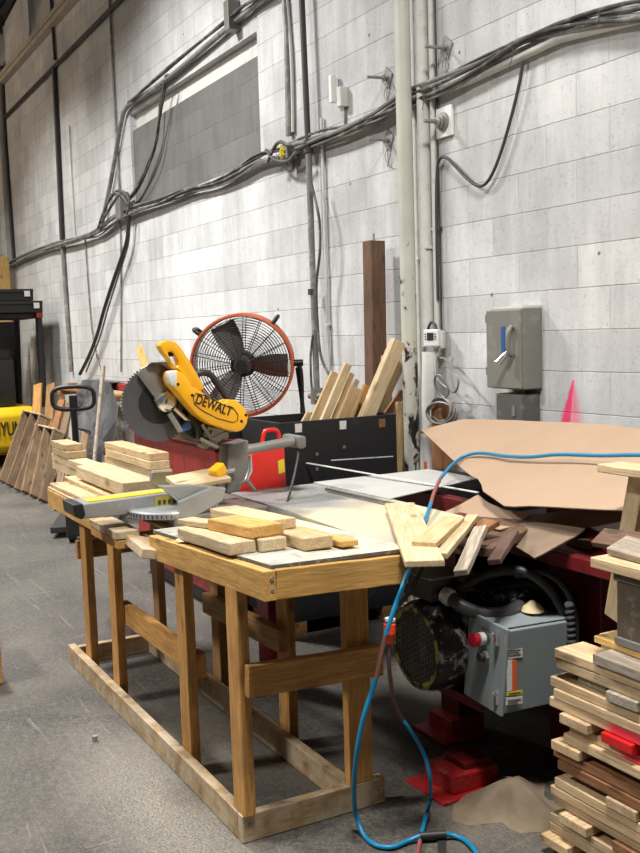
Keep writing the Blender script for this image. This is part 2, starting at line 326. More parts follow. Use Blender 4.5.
# ------------------------------------------------------------------ geometry helpers
WM = {}
class G:
    def __init__(s): s.bm = bmesh.new(); s.mi = 0
    def _f(s, vs):
        try:
            f = s.bm.faces.new(vs); f.material_index = s.mi; return f
        except ValueError: return None
    def box(s, c, d, rot=None):
        c = V(c); R = rot.to_3x3() if rot else Matrix.Identity(3)
        p = [s.bm.verts.new(c + R @ V((sx*d[0]/2, sy*d[1]/2, sz*d[2]/2))) for sx in (-1, 1) for sy in (-1, 1) for sz in (-1, 1)]
        for q in ((0, 1, 3, 2), (4, 6, 7, 5), (0, 4, 5, 1), (2, 3, 7, 6), (0, 2, 6, 4), (1, 5, 7, 3)): s._f([p[i] for i in q])
        return s
    def span(s, a, b): return s.box([(a[i]+b[i])/2 for i in range(3)], [abs(b[i]-a[i]) for i in range(3)])
    def prism(s, pts, off):
        off = V(off); a = [s.bm.verts.new(V(p)) for p in pts]; b = [s.bm.verts.new(V(p)+off) for p in pts]; n = len(a)
        s._f(a[::-1]); s._f(b)
        for i in range(n): s._f([a[i], a[(i+1) % n], b[(i+1) % n], b[i]])
        return s
    def ringprism(s, outer, inner, off):
        off = V(off); n = len(outer)
        A = [[s.bm.verts.new(V(p)+o) for p in L] for L in (outer, inner) for o in (V((0, 0, 0)), off)]
        oa, ob, ia, ib = A
        for i in range(n):
            j = (i+1) % n
            s._f([oa[j], oa[i], ia[i], ia[j]]); s._f([ob[i], ob[j], ib[j], ib[i]]); s._f([oa[i], oa[j], ob[j], ob[i]]); s._f([ia[j], ia[i], ib[i], ib[j]])
        return s
    def tube(s, path, r, n=8, cap=True, closed=False):
        P = [V(p) for p in path]; m = len(P); rr = r if isinstance(r, (list, tuple)) else [r]*m
        prev = None; rings = []
        for i in range(m):
            if closed: t = (P[(i+1) % m]-P[i-1])
            else: t = (P[min(i+1, m-1)]-P[max(i-1, 0)])
            if t.length < 1e-9: t = V((0, 0, 1))
            t.normalize()
            if prev is None:
                a = V((0, 0, 1)) if abs(t.z) < 0.9 else V((1, 0, 0)); u = t.cross(a).normalized()
            else:
                u = prev - t*prev.dot(t); u = u.normalized() if u.length > 1e-6 else t.orthogonal().normalized()
            prev = u; w = t.cross(u)
            rings.append([s.bm.verts.new(P[i] + (u*math.cos(2*math.pi*k/n) + w*math.sin(2*math.pi*k/n))*rr[i]) for k in range(n)])
        for i in range(m if closed else m-1):
            a, b = rings[i], rings[(i+1) % m]
            for k in range(n): s._f([a[k], a[(k+1) % n], b[(k+1) % n], b[k]])
        if cap and not closed: s._f(rings[0][::-1]); s._f(rings[-1])
        return s
    def cyl(s, a, b, r, r2=None, n=20): return s.tube([a, b], [r, r if r2 is None else r2], n)
    def lathe(s, prof, o, d, n=40, closed=False):
        """prof: (distance along axis, radius)"""
        o = V(o); d = V(d).normalized(); u = d.orthogonal().normalized(); w = d.cross(u)
        rings = [[s.bm.verts.new(o + d*h + (u*math.cos(2*math.pi*k/n) + w*math.sin(2*math.pi*k/n))*max(r, 1e-4)) for k in range(n)] for h, r in prof]
        L = len(rings)
        for i in range(L if closed else L-1):
            a, b = rings[i], rings[(i+1) % L]
            for k in range(n): s._f([a[k], a[(k+1) % n], b[(k+1) % n], b[k]])
        if not closed:
            if prof[0][1] > 1e-3: s._f(rings[0][::-1])
            if prof[-1][1] > 1e-3: s._f(rings[-1])
        return s
    def ruled(s, top, bot, rows, fn=None, thick=0.005):
        n = len(top); g = []
        for j in range(rows+1):
            row = []
            for i in range(n):
                p = V(top[i]).lerp(V(bot[i]), j/rows)
                if fn: p = p + V(fn(i/(n-1), j/rows))
                row.append(p)
            g.append(row)
        off = (V(top[n-1])-V(top[0])).cross(V(bot[n//2])-V(top[n//2])).normalized()*thick
        A = [[s.bm.verts.new(p) for p in r] for r in g]; B = [[s.bm.verts.new(p+off) for p in r] for r in g]
        for j in range(rows):
            for i in range(n-1):
                s._f([A[j][i], A[j+1][i], A[j+1][i+1], A[j][i+1]]); s._f([B[j][i], B[j][i+1], B[j+1][i+1], B[j+1][i]])
        for i in range(n-1):
            s._f([A[0][i], A[0][i+1], B[0][i+1], B[0][i]]); s._f([A[rows][i+1], A[rows][i], B[rows][i], B[rows][i+1]])
        for j in range(rows):
            s._f([A[j+1][0], A[j][0], B[j][0], B[j+1][0]]); s._f([A[j][n-1], A[j+1][n-1], B[j+1][n-1], B[j][n-1]])
        return s
    def build(s, name, mats, parent=None, bevel=0.0, smooth=False, origin=None):
        bm = s.bm
        bmesh.ops.remove_doubles(bm, verts=bm.verts, dist=1e-6)
        bmesh.ops.recalc_face_normals(bm, faces=bm.faces)
        if bevel: bmesh.ops.bevel(bm, geom=[e for e in bm.edges if len(e.link_faces) == 2 and e.calc_face_angle() > 0.6], offset=bevel, segments=2, affect='EDGES', profile=0.5)
        if origin is None:
            xs = [v.co for v in bm.verts]
            mn = [min(v[i] for v in xs) for i in range(3)]; mx = [max(v[i] for v in xs) for i in range(3)]
            origin = Matrix.Translation(((mn[0]+mx[0])/2, (mn[1]+mx[1])/2, mn[2]))
        bm.transform(origin.inverted())
        me = bpy.data.meshes.new(name); bm.to_mesh(me); bm.free()
        for mm in (mats if isinstance(mats, (list, tuple)) else [mats]): me.materials.append(M[mm] if isinstance(mm, str) else mm)
        if smooth:
            for p in me.polygons: p.use_smooth = True
            try: me.set_sharp_from_angle(angle=math.radians(38))
            except Exception: pass
        return link(name, me, origin, parent)
def link(name, data, world, parent=None):
    o = bpy.data.objects.new(name, data); COL.objects.link(o); WM[o] = world.copy()
    if parent: o.parent = parent; o.matrix_basis = WM[parent].inverted() @ world
    else: o.matrix_basis = world
    return o
def tag(o, label=None, cat=None, group=None, kind=None):
    if label: o['label'] = label
    if cat: o['category'] = cat
    if group: o['group'] = group
    if kind: o['kind'] = kind
    return o
def thing(name, loc, label, cat, group=None, rz=0.0):
    return tag(link(name, None, Matrix.Translation(loc) @ Matrix.Rotation(rz, 4, 'Z')), label, cat, group)
def frame(p0, p1, up):
    X = (V(p1)-V(p0)).normalized(); Y = V(up).cross(X).normalized(); Z = X.cross(Y)
    m = Matrix((X, Y, Z)).transposed().to_4x4(); m.translation = (V(p0)+V(p1))/2
    return m
def board(name, p0, p1, w, t, ma, parent=None, up=(0, 0, 1), bevel=0.003, bow=0.0):
    """a sawn board: centre line p0-p1, width w, thickness t towards up; its own grain runs along local X"""
    mtx = frame(p0, p1, up); L = (V(p1)-V(p0)).length
    bm = bmesh.new(); n = 7
    rings = []
    for i in range(n):
        x = -L/2 + L*i/(n-1); dz = bow*(1-(2*i/(n-1)-1)**2) + random.uniform(-1, 1)*0.0008; dy = random.uniform(-1, 1)*0.001
        rings.append([bm.verts.new((x, y*w/2+dy, z*t/2+dz)) for y, z in ((-1, -1), (1, -1), (1, 1), (-1, 1))])
    for i in range(n-1):
        for k in range(4): bm.faces.new([rings[i][k], rings[i][(k+1) % 4], rings[i+1][(k+1) % 4], rings[i+1][k]])
    bm.faces.new(rings[0][::-1]); bm.faces.new(rings[-1])
    bmesh.ops.recalc_face_normals(bm, faces=bm.faces)
    if bevel: bmesh.ops.bevel(bm, geom=[e for e in bm.edges if e.calc_face_angle() > 0.9], offset=bevel, segments=2, affect='EDGES', profile=0.5)
    me = bpy.data.meshes.new(name); bm.to_mesh(me); bm.free(); me.materials.append(M[ma])
    return link(name, me, mtx, parent)
def smooth_path(pts, sub=6):
    P = [V(p) for p in pts]; out = []
    for i in range(len(P)-1):
        a, b, c, d = P[max(i-1, 0)], P[i], P[i+1], P[min(i+2, len(P)-1)]
        for k in range(sub):
            t = k/sub
            out.append(0.5*((2*b) + (c-a)*t + (2*a-5*b+4*c-d)*t*t + (3*b-a-3*c+d)*t**3))
    out.append(P[-1]); return out
def text(name, body, size, mtx, ma, parent, ext=0.001):
    cu = bpy.data.curves.new(name, 'FONT'); cu.body = body; cu.size = size; cu.extrude = ext; cu.align_x = 'CENTER'; cu.align_y = 'CENTER'
    cu.offset = size*0.012
    tmp = bpy.data.objects.new('tmp_text', cu); COL.objects.link(tmp)
    dg = bpy.context.evaluated_depsgraph_get(); dg.update()
    me = bpy.data.meshes.new_from_object(tmp.evaluated_get(dg)); bpy.data.objects.remove(tmp)
    me.name = name; me.materials.clear(); me.materials.append(M[ma])
    return link(name, me, mtx, parent)
ORD = ['topmost', 'second', 'third', 'fourth', 'fifth', 'sixth', 'seventh', 'eighth', 'ninth', 'tenth', 'eleventh', 'twelfth', 'thirteenth', 'fourteenth']
I4 = Matrix.Identity(4)
WY = 3.3     # the wall's face

# ------------------------------------------------------------------ the setting
def struct(g, name, ma, **k): return tag(g.build(name, ma, origin=I4, **k), kind='structure')
OX0, OX1, OZ0, OZ1 = -9.80, -6.832, 2.885, 3.815
g = G(); g.span((-17, WY, 0), (OX0, WY+.25, 6.4)); g.span((OX1, WY, 0), (3.0, WY+.25, 6.4))
g.span((OX0, WY, 0), (OX1, WY+.25, OZ0)); g.span((OX0, WY, OZ1), (OX1, WY+.25, 6.4))
struct(g, 'wall_back', 'wall')
struct(G().span((OX0, WY+.025, OZ0), (OX1, WY+.2, 3.655)), 'trim_1', 'infill')
struct(G().span((OX0, WY+.065, 3.655), (OX1, WY+.2, OZ1)), 'trim_2', 'lintel')
struct(G().span((-15.95, -7, 0), (-15.75, WY, 6.4)), 'wall_left', 'wall')
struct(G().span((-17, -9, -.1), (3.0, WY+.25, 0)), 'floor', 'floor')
g = G().span((-17, -9, 6.3), (3.0, WY+.25, 6.4))
for i in range(60): g.span((-17, WY-.12-.2*i, 6.24), (3.0, WY-.03-.2*i, 6.3))
struct(g, 'ceiling', 'deck')
g = G().span((-15.75, WY-.09, 5.36), (-2, WY, 5.42)); g.span((-15.75, WY-.06, 5.47), (-2, WY, 5.53)); g.span((-15.75, WY-.03, 5.42), (-2, WY, 5.47))
struct(g, 'trim_3', 'beigesteel')
struct(G().span((-15.75, WY-.10, 0), (-15.45, WY, 5.36)), 'trim_4', 'wall')
for i, x in enumerate((-15.2, -13.7, -12.2, -10.7)):
    j = thing('roof_joist', (x, -1.5, 5.53), f'dark open web steel joist under the roof deck, {ORD[i].replace("topmost","first")} from the far corner', 'roof joist', 'roof joists')
    g = G().span((x-.05, -7, 6.15), (x+.05, WY, 6.24)); g.build('top_chord', 'deck', j)
    g = G().span((x-.04, -7, 5.60), (x+.04, WY-.35, 5.66)); g.build('bottom_chord', 'deck', j)
    g = G()
    for k in range(18):
        y = WY-.1-.55*k
        g.cyl((x, y, 6.15), (x, y-.27, 5.66), .016, n=6); g.cyl((x, y-.27, 5.66), (x, y-.55, 6.15), .016, n=6)
    g.build('web', 'deck', j)

# ------------------------------------------------------------------ pipes, conduits and cables of the wall
def wp(px, py, d=.04):
    return at(px, py, y=WY-d)
def run(name, pts, r, ma, label, cat, d=None, n=10, sub=5, sharp=False):
    d = r+.006 if d is None else d
    P = [wp(*p[:2], d if len(p) < 3 else p[2]) for p in pts]
    if not sharp: P = smooth_path(P, sub)
    return tag(G().tube(P, r, n).build(name, ma, smooth=True), label, cat)
# main chipped pipe
xp = at(407, 240, y=3.17).x
p = thing('steel_pipe', (xp, 3.17, 0), 'cream painted steel pipe with black chips, standing floor to ceiling before the wall', 'pipe')
G().cyl((xp, 3.17, 0), (xp, 3.17, 6.24), .0445, n=28).build('pipe_barrel', 'pipe', p, smooth=True)
G().lathe([(0, .085), (.012, .085), (.016, .05)], (xp, 3.17, 0), (0, 0, 1)).build('floor_flange', 'pipe', p, smooth=True)
def vertical(name, px, py, r, ma, label, cat, z0=0.0, z1=6.2, d=None):
    q = at(px, py, y=WY-(d or r+.008)); o = thing(name, (q.x, q.y, z0), label, cat)
    G().cyl((q.x, q.y, z0), (q.x, q.y, z1), r, n=18).build('tube', ma, o, smooth=True)
    z = z0+.55
    while z < z1:
        G().box((q.x, q.y+r*.3, z), (r*2+.02, r*2+.002, .014)).build('strap', ma, o, bevel=.002); z += 1.45
    return o
vertical('conduit', 415.8, 200, .012, 'condwhite', 'thin white conduit running close along the right of the chipped pipe', 'conduit')
vertical('conduit', 425, 200, .036, 'condwhite', 'wide white painted downpipe on the wall right of the chipped pipe', 'conduit', z0=1.5)
vertical('conduit', 434.5, 200, .016, 'condwhite', 'pale grey conduit passing above the white thermostat box', 'conduit', z0=1.6)
vertical('cable_drop', 439.2, 200, .005, 'conddark', 'thin dark cable dropping straight beside the insulator bracket', 'cable', z0=1.6, d=.014)
vertical('conduit', 325.5, 250, .011, 'condwhite', 'faint white painted conduit beside the dark riser, left of the brown post', 'conduit', z0=1.1, z1=3.0)
# conduits to the left
run('conduit', [(4, 118), (120, 0), (150, -31), (210, -95)], .024, 'conddark', 'straight dark conduit slanting up across the far end of the wall', 'conduit', sharp=True)
run('conduit', [(1.5, 66), (5, 140), (14, 262)], .026, 'conddark', 'dark vertical riser at the far corner of the wall', 'conduit', sharp=True)
run('conduit', [(54, 66), (62, 240)], .029, 'conddark', 'dark vertical riser hanging from the slanting conduit', 'conduit', sharp=True)
run('conduit', [(62.2, 243), (71, 372)], .026, 'cond', 'grey conduit going down the wall below the cable bundle, behind the leaning lumber', 'conduit', sharp=True)
run('conduit', [(50, -20), (55, 60)], .02, 'conddark', 'thin dark rod between the roof joists and the slanting conduit', 'conduit', sharp=True)
run('conduit', [(103, -110), (109, -12), (116, 130), (121, 216)], .014, 'cond', 'thin grey conduit crossing from the roof to the junction box', 'conduit', sharp=True)
run('conduit', [(69, 125), (75, 235)], .008, 'condwhite', 'faint white wire left of the tall blocked opening, upper wall', 'wire', sharp=True)
run('conduit', [(85, 238), (92, 330), (101, 372)], .009, 'cond', 'thin grey wire falling from the bundle behind the lumber', 'wire')
run('conduit', [(119, 216), (121, 250), (121, 372)], .009, 'cond', 'thin grey wire falling below the junction box beside the black cable', 'wire')
o = thing('conduit', wp(103, 225), 'grey bent conduit rising from the bundle and over the blocked opening', 'conduit')
G().tube(smooth_path([wp(102, 224), wp(111, 180), wp(121, 124), wp(125, 110), wp(134, 102), wp(170, 77), wp(236, 21), wp(262, 0), wp(300, -30), wp(420, -120)], 5), .023, 10).build('tube', 'cond', o, smooth=True)
for k, dd in enumerate((0.05, 0.08)):
    G().tube(smooth_path([wp(128+3*k, 103-2*k, dd), wp(165, 72-k*2, dd), wp(200, 42, dd), wp(231, 18-2*k, dd), wp(245, 5, dd), wp(285, -18, dd), wp(420, -117, dd)], 5), .012, 8).build('cable', 'cable', o, smooth=True)
b0 = wp(232, 16, .05)
G().box(b0, (.09, .1, .22)).build('junction_box', 'castgrey', o, bevel=.005)
# loose cables in front of the opening
o = thing('cable_loop', wp(165, 78), 'loose dark cables hanging before the grey blocked opening', 'cable')
for k, pts in enumerate(([(166, 75), (160, 105), (157, 140), (146, 172), (136, 192), (124, 205)], [(168, 74), (161, 112), (153, 150), (140, 180), (128, 200)], [(164, 80), (158, 125), (149, 165), (131, 196)])):
    G().tube(smooth_path([wp(*q, .03+.025*k) for q in pts], 6), .012-.002*k, 8).build('cable', 'cable', o, smooth=True)
# the long bundle
BP = [(8, 267), (15, 262), (40, 250), (62, 243), (85, 237), (100, 231), (115, 220), (130, 212), (160, 203), (185, 193), (215, 184), (240, 171), (262, 158), (285, 151), (320, 137), (350, 127), (380, 115), (408, 99), (440, 88), (480, 68), (520, 45), (560, 31), (600, 21), (645, 12), (680, 4)]
o = thing('cable_bundle', wp(285, 150), 'long sagging bundle of dusty dark cables strung along the whole wall', 'cable bundle')
base = [wp(*q, .05) for q in BP]
for k in range(8):
    rr = random.Random(k); a0 = rr.uniform(0, 6.28)
    P = []
    for i, b in enumerate(base):
        tw = a0 + i*.55*(1 if k % 2 else -1); R_ = rr.uniform(.012, .040)
        P.append(b + V((0, -.012+R_*.5*math.cos(tw), R_*1.25*math.sin(tw))))
    r = (.0135, .010, .011, .008, .0095, .0075, .012, .007)[k]
    G().tube(smooth_path(P, 6), r, 8).build('cable', 'cable' if k % 3 else 'cablelight', o, smooth=True)
G().tube([wp(286, 154, .03), wp(352, 131, .03), wp(408, 104, .03), wp(470, 80, .03), wp(560, 38, .03), wp(645, 17, .03)], .022, 10).build('conduit', 'condwhite', o, smooth=True)
for k in range(7):
    i = random.randrange(14, len(base)-1); q = base[i].lerp(base[i+1], random.random()) + V((0, -.035, -.01))
    e = q + V((random.uniform(-.05, .05), -.01, random.uniform(-.10, .05)))
    G().tube(smooth_path([q, (q+e)/2+V((.015, 0, .012)), e], 3), .0022, 5).build('wire_tie', 'cable', o, smooth=True)
# junctions
c = wp(122, 206, .06); o = thing('junction_box', c, 'grey junction box with tangled wires where the conduit meets the bundle, left', 'junction box')
G().box(c, (.16, .1, .27)).build('box', 'castgrey', o, bevel=.006)
for k, pts in enumerate(([(102, 222), (108, 200), (115, 193), (122, 196), (128, 205)], [(104, 218), (112, 205), (122, 192), (129, 200), (127, 214)], [(98, 228), (106, 206), (117, 191), (126, 195)])):
    G().tube(smooth_path([wp(*q, .11) for q in pts], 6), .014, 8).build('wire', 'cable', o, smooth=True)
c = wp(289, 152, .07); o = thing('junction_box', c, 'open junction box with yellow wire nuts on the cable bundle below the riser', 'junction box')
G().box(c, (.11, .09, .1)).build('box', 'castgrey', o, bevel=.005)
g = G()
for k in range(5): q = wp(283.5+1.2*(k % 2), 148+2.3*k, .115); g.lathe([(0, .012), (.025, .009), (.03, .002)], q, (-.4, -.8, .3), 8)
tag(g.build('wire_nut', 'labelyel', o, smooth=True), 'yellow wire nuts')
for k, pts in enumerate(([(268, 162), (272, 152), (279, 142), (290, 145), (305, 142)], [(266, 150), (275, 160), (288, 161), (296, 152)])):
    G().tube(smooth_path([wp(*q, .12) for q in pts], 6), .012, 8).build('wire', 'cable', o, smooth=True)
G().cyl(wp(290, 158, .05), wp(290.5, 170, .05), .03).build('conduit_hub', 'castgrey', o, smooth=True)
run('conduit', [(274, -190), (283, -20), (287, 30), (289, 136)], .022, 'cond', 'grey conduit dropping to the junction with yellow wire nuts', 'conduit', sharp=True)
run('conduit', [(277, -190), (286, -20), (291.5, 60), (293, 132)], .012, 'condwhite', 'white wire beside the grey conduit that ends at the yellow wire nuts', 'wire')
# riser with valve
o = thing('riser_pipe', wp(316, 396), 'dark riser pipe with a valve at its foot, left of the brown post', 'pipe')
G().tube([wp(294.5, -190, .07), wp(301, -20, .07), wp(308.5, 152, .07)], .020, 12).build('upper_pipe', 'conddark', o, smooth=True)
G().tube([wp(308.5, 152, .07), wp(317, 393, .07)], .021, 12).build('lower_pipe', 'cond', o, smooth=True)
for q in ((308.3, 150), (312.5, 292)): G().cyl(wp(q[0], q[1]-3, .07), wp(q[0]+.1, q[1]+3, .07), .032).build('coupling', 'conddark', o, smooth=True)
v = G().cyl(wp(317, 388, .07), wp(317.3, 404, .07), .045).build('valve', 'castgrey', o, smooth=True)
G().cyl(wp(310, 396, .08), wp(326, 396, .08), .02).build('valve_stem', 'castgrey', v, smooth=True)
run('cable_drop', [(311, 182), (319, 218), (320, 250), (316.5, 285), (318, 330), (322, 360), (333, 381)], .009, 'cable', 'thin dark cable looping off the riser pipe to the lower right', 'cable', d=.11)
run('cable_drop', [(313, 335), (310.5, 360), (313, 395), (322, 402)], .008, 'cable', 'thin cable hanging left of the riser valve', 'cable', d=.10)
run('power_cable', [(129, 216), (127, 240), (120, 262), (113, 282), (104, 310), (97, 335), (89, 356), (80, 374)], .02, 'rubber', 'thick black cable sweeping down the wall to the leaning lumber', 'cable', d=.08)
run('power_cable', [(130, 216), (128.5, 242), (123, 262), (116, 283), (107, 312), (100, 337), (90, 362), (86, 372)], .01, 'cablelight', 'grey cable following the thick black one down the wall', 'cable', d=.05)
run('power_cable', [(523, 62), (519, 85), (511, 118), (500, 155), (490, 178), (481, 186), (470, 181), (455, 166), (447, 158), (441, 158), (437.5, 168), (436.5, 210), (438, 300)], .0085, 'conddark', 'dark cable hanging from the bundle in a wide loop on the right wall', 'cable', d=.03)
# anchors, insulator, wall sensor
def anchor(px, py, label):
    c = wp(px, py, .003); o = thing('wall_anchor', c, label, 'wall anchor', 'bolted wall anchors')
    pts = [c+V((math.cos(a)*r, 0, math.sin(a)*r*1.25)) for a, r in [(k*math.pi/4+.2, .055 if k % 2 == 0 else .04) for k in range(8)]]
    G().prism(pts, (0, -.008, 0)).build('plate', 'rust', o)
    G().cyl(c, c+V((-.02, -.13, 0)), .009, n=8).build('bolt', 'rust', o)
    G().cyl(c+V((-.003, -.02, 0)), c+V((-.006, -.035, 0)), .02, n=6).build('nut', 'rust', o)
    g = G()
    for k in range(3):
        g.tube(smooth_path([c+V((.01*k, -.01, -.03)), c+V((.03-.03*k, -.012, -.09)), c+V((.02*k-.01, -.01, -.15-.01*k))], 4), .003, 5)
    g.build('wire', 'rust', o)
anchor(388, 78, 'rusty wall anchor just left of the chipped pipe, above the cable bundle')
anchor(389, 140, 'rusty wall anchor just left of the chipped pipe, below the cable bundle')
anchor(447, 48, 'rusty wall anchor right of the chipped pipe, above the cable bundle')
c = wp(445, 122, .012); o = thing('insulator_bracket', c, 'white square bracket with a ringed grey insulator on the right wall', 'insulator')
G().box(c, (.14, .018, .16)).build('plate', 'white', o, bevel=.003)
G().lathe([(0, .05), (.02, .05), (.024, .035), (.035, .04), (.04, .027), (.05, .03), (.055, .012), (.13, .01)], c, (-.1, -1, 0), 20).build('insulator', 'rust', o, smooth=True)
c = wp(337, 92, .02); o = thing('wall_sensor', c, 'small white sensor bar with a box on the wall above the bundle', 'sensor')
G().box(c+V((-.02, -.02, .02)), (.035, .04, .17)).build('bar', 'white', o, bevel=.004)
G().box(wp(342.5, 97, .03), (.05, .06, .12)).build('box', 'dustwhite', o, bevel=.004)
G().cyl(wp(345, 104, .01), wp(345, 128, .01), .008).build('wire', 'cond', o)
# thermostat and coil
c = at(432.5, 338, y=3.21); o = thing('thermostat', c, 'white thermostat box with a small grey screen beside the chipped pipe', 'thermostat')
RZ = Matrix.Rotation(math.radians(32), 3, 'Z')
def tb(g): g.bm.transform(Matrix.Translation(c) @ RZ.to_4x4() @ Matrix.Translation(-c)); return g
body = tb(G().box(c, (.088, .05, .095))).build('case', 'white', o, bevel=.008)
tb(G().box(c+V((-.002, -.026, .008)), (.038, .004, .042))).build('screen', 'screen', body)
for k in range(3):
    for q_ in (-1, 1): tb(G().box(c+V((-.002+q_*.029, -.026, .008+(k-1)*.013)), (.009, .004, .006))).build('button', 'conddark', body)
tb(G().box(c+V((.02, .04, -.01)), (.07, .05, .10))).build('back_box', 'dustwhite', o, bevel=.005)
G().tube(smooth_path([c+V((-.07, .02, .05)), c+V((-.04, .02, .085)), c+V((0, .02, .075)), c+V((.01, .02, .05))], 5), .007, 8).build('wire', 'conddark', o, smooth=True)
g = G().tube(smooth_path([at(441, 348, y=3.22), at(436, 362, y=3.2), at(437, 378, y=3.18), at(447, 388, y=3.17), at(455, 392, y=3.17), at(458, 378, y=3.17), at(446, 360, y=3.2), at(440, 358, y=3.22)], 6), .006, 8)
for k in range(6):
    cc = at(443+.6*math.sin(k*2), 407.5+1.3*k, y=3.155-.004*k); rx, rz = (.118, .06) if k else (.055, .06)
    if not k: cc = at(443, 386, y=3.15)
    g.tube([cc+V((math.cos(a)*rx*(1-.03*(k % 3)), -.02*math.sin(a*1.0+k)-.01, math.sin(a)*rz*(1+.05*(k % 2)))) for a in [2*math.pi*i/28 for i in range(28)]], .0058, 7, closed=True)
tag(g.build('coiled_cable', 'cond', smooth=True), 'grey cable coiled in loops below the white thermostat', 'cable')
# white leaning tube and brown timber under the coil
x0 = at(426, 485, y=3.2).x
p0 = V((at(425, 490, y=3.2).x-.02, 3.2, 0.0)); p1 = at(430, 352, y=3.22)
o = thing('plastic_pipe', p0, 'white plastic pipe with a small orange sticker, standing under the thermostat', 'pipe')
G().cyl(p0, p1, .044, n=24).build('barrel', 'dustwhite', o, smooth=True)
q = at(425.5, 466, y=3.152); tag(G().box(q, (.022, .004, .05)).build('sticker', 'labelor', o), 'orange sticker')
q = at(443, 402, y=3.2)
tag(board('timber_post', (q.x+.01, 3.19, 0), (q.x+.01, 3.19, q.z), .092, .092, 'redbrown', up=(0, -1, 0)), 'short reddish brown timber post on the floor behind the coiled cable', 'timber')
# electrical switch boxes
ex1 = -3.765; ex0 = ex1-.265; ez0, ez1 = 1.292, 1.688; ey = 3.165
o = thing('disconnect_switch', ((ex0+ex1)/2, WY, ez0), 'large grey electrical disconnect box with a lever handle and blue label', 'electrical box')
bd = G().span((ex0+.012, ey+.015, ez0), (ex1, WY, ez1)).build('enclosure', 'disc', o, bevel=.006)
door = G().span((ex0, ey, ez0+.004), (ex1-.004, ey+.018, ez1-.006)).build('door', 'disc', o, bevel=.005)
G().span((ex0+.03, ey+.02, ez1-.001), (ex1-.004, WY, ez1+.011)).build('dust_cover', 'dustwhite', o)
hx = ex1-.055
G().box((hx-.075, ey-.002, 1.53), (.026, .004, .14)).build('blue_label', 'blue', door)
h = G().tube(smooth_path([(hx, ey-.01, 1.46), (hx, ey-.03, 1.48), (hx+.002, ey-.035, 1.56), (hx, ey-.01, 1.60)], 5), .013, 10).build('handle', 'disc', door, smooth=True)
tag(G().tube([(hx-.01, ey-.03, 1.475), (hx-.05, ey-.055, 1.425)], [.012, .02], 12).build('lever', 'chrome', door, smooth=True), 'bare metal lever tip')
for s in (-1, 1): G().cyl((ex0-.004, ey+.01, 1.49+s*.13), (ex0-.004, ey+.01, 1.53+s*.13), .008, n=10).build('hinge', 'discdark', door)
lx1 = ex1-.02; lx0 = lx1-.20
o = thing('wireway_box', ((lx0+lx1)/2, WY, .98), 'smaller dark grey electrical box directly under the disconnect box', 'electrical box')
G().span((lx0, ey+.02, .98), (lx1, WY, 1.268)).build('enclosure', 'discdark', o, bevel=.006)
G().box(((lx0+lx1)/2+.04, ey+.017, 1.185), (.022, .006, .05)).build('nameplate', 'disc', o)
G().cyl(((lx0+lx1)/2+.02, WY-.06, 1.265), ((lx0+lx1)/2+.02, WY-.06, 1.295), .03).build('nipple', 'discdark', o)
# ------------------------------------------------------------------ the workbench
def surf(x): return 0.874 + 0.058*(x+3.551)          # worn top of the near half, rising a little towards the near end
bench = thing('workbench', (-3.75, 1.45, 0), 'long workbench of construction lumber on a floor frame, dusty worn top', 'workbench')
def mem(p0, p1, w, t, ma, up, parent=bench, name='rail'): return board(name, p0, p1, w, t, ma, parent, up, bevel=.003)
# floor frame
mem((-4.90, 1.214, .0455), (-2.826, 1.214, .0455), .089, .038, 'rail', (0, 1, 0), name='floor_rail')
mem((-2.805, 1.195, .0455), (-2.805, 1.725, .0455), .089, .038, 'rail', (1, 0, 0), name='floor_rail')
mem((-4.83, 1.608, .0455), (-2.826, 1.608, .0455), .089, .038, 'rail', (0, 1, 0), name='floor_rail')
mem((-4.84, 1.235, .0455), (-4.84, 1.586, .0455), .089, .038, 'rail', (1, 0, 0), name='floor_rail')
# legs
for x, y, z0, z1, a, ma in ((-2.818, 1.219, .0905, .826, 0, 'stud'), (-3.37, 1.254, 0, .80, 0, 'stud'), (-4.215, 1.254, 0, .755, 0, 'stud'), (-4.66, 1.254, 0, .755, 0, 'stud'),
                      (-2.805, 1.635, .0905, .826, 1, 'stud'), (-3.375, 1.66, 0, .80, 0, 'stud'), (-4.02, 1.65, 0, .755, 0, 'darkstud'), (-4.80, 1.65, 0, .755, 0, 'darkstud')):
    mem((x, y, z0), (x, y, z1), .089 if not a else .089, .038, ma, (0, 1, 0) if not a else (1, 0, 0), name='leg')
# braces
mem((-2.757, 1.215, .535), (-2.757, 1.705, .512), .10, .038, 'stud', (1, 0, 0), name='brace')
mem((-4.25, 1.293, .40), (-3.33, 1.293, .405), .089, .038, 'stud', (0, 1, 0), name='brace')
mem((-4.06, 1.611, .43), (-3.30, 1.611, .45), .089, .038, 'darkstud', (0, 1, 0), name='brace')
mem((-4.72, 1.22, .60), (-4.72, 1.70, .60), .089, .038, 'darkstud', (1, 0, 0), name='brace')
# near top
z0, z1 = .862-.045-.0015, .919-.045
mem((-3.575, 1.219, z0), (-2.567, 1.219, z1), .089, .038, 'apron', (0, 1, 0), name='apron')
mem((-2.586, 1.239, z1), (-2.586, 1.697, z1-.018), .089, .038, 'apron', (1, 0, 0), name='apron')
mem((-3.575, 1.69, z0), (-2.607, 1.69, z1-.012), .089, .038, 'stud', (0, 1, 0), name='apron')
mem((-3.30, 1.239, .852-.03), (-3.30, 1.67, .852-.03), .089, .038, 'stud', (1, 0, 0), name='joist')
g = G(); a, b = surf(-3.62), surf(-2.585)
g.prism([(-3.62, 1.232, a), (-2.585, 1.232, b), (-2.585, 1.72, b-.012), (-3.62, 1.76, a)], (0, 0, -.012))
bmesh.ops.recalc_face_normals(g.bm, faces=g.bm.faces)
for f in g.bm.faces: f.normal_update(); f.material_index = 0 if abs(f.normal.z) > .5 else 1
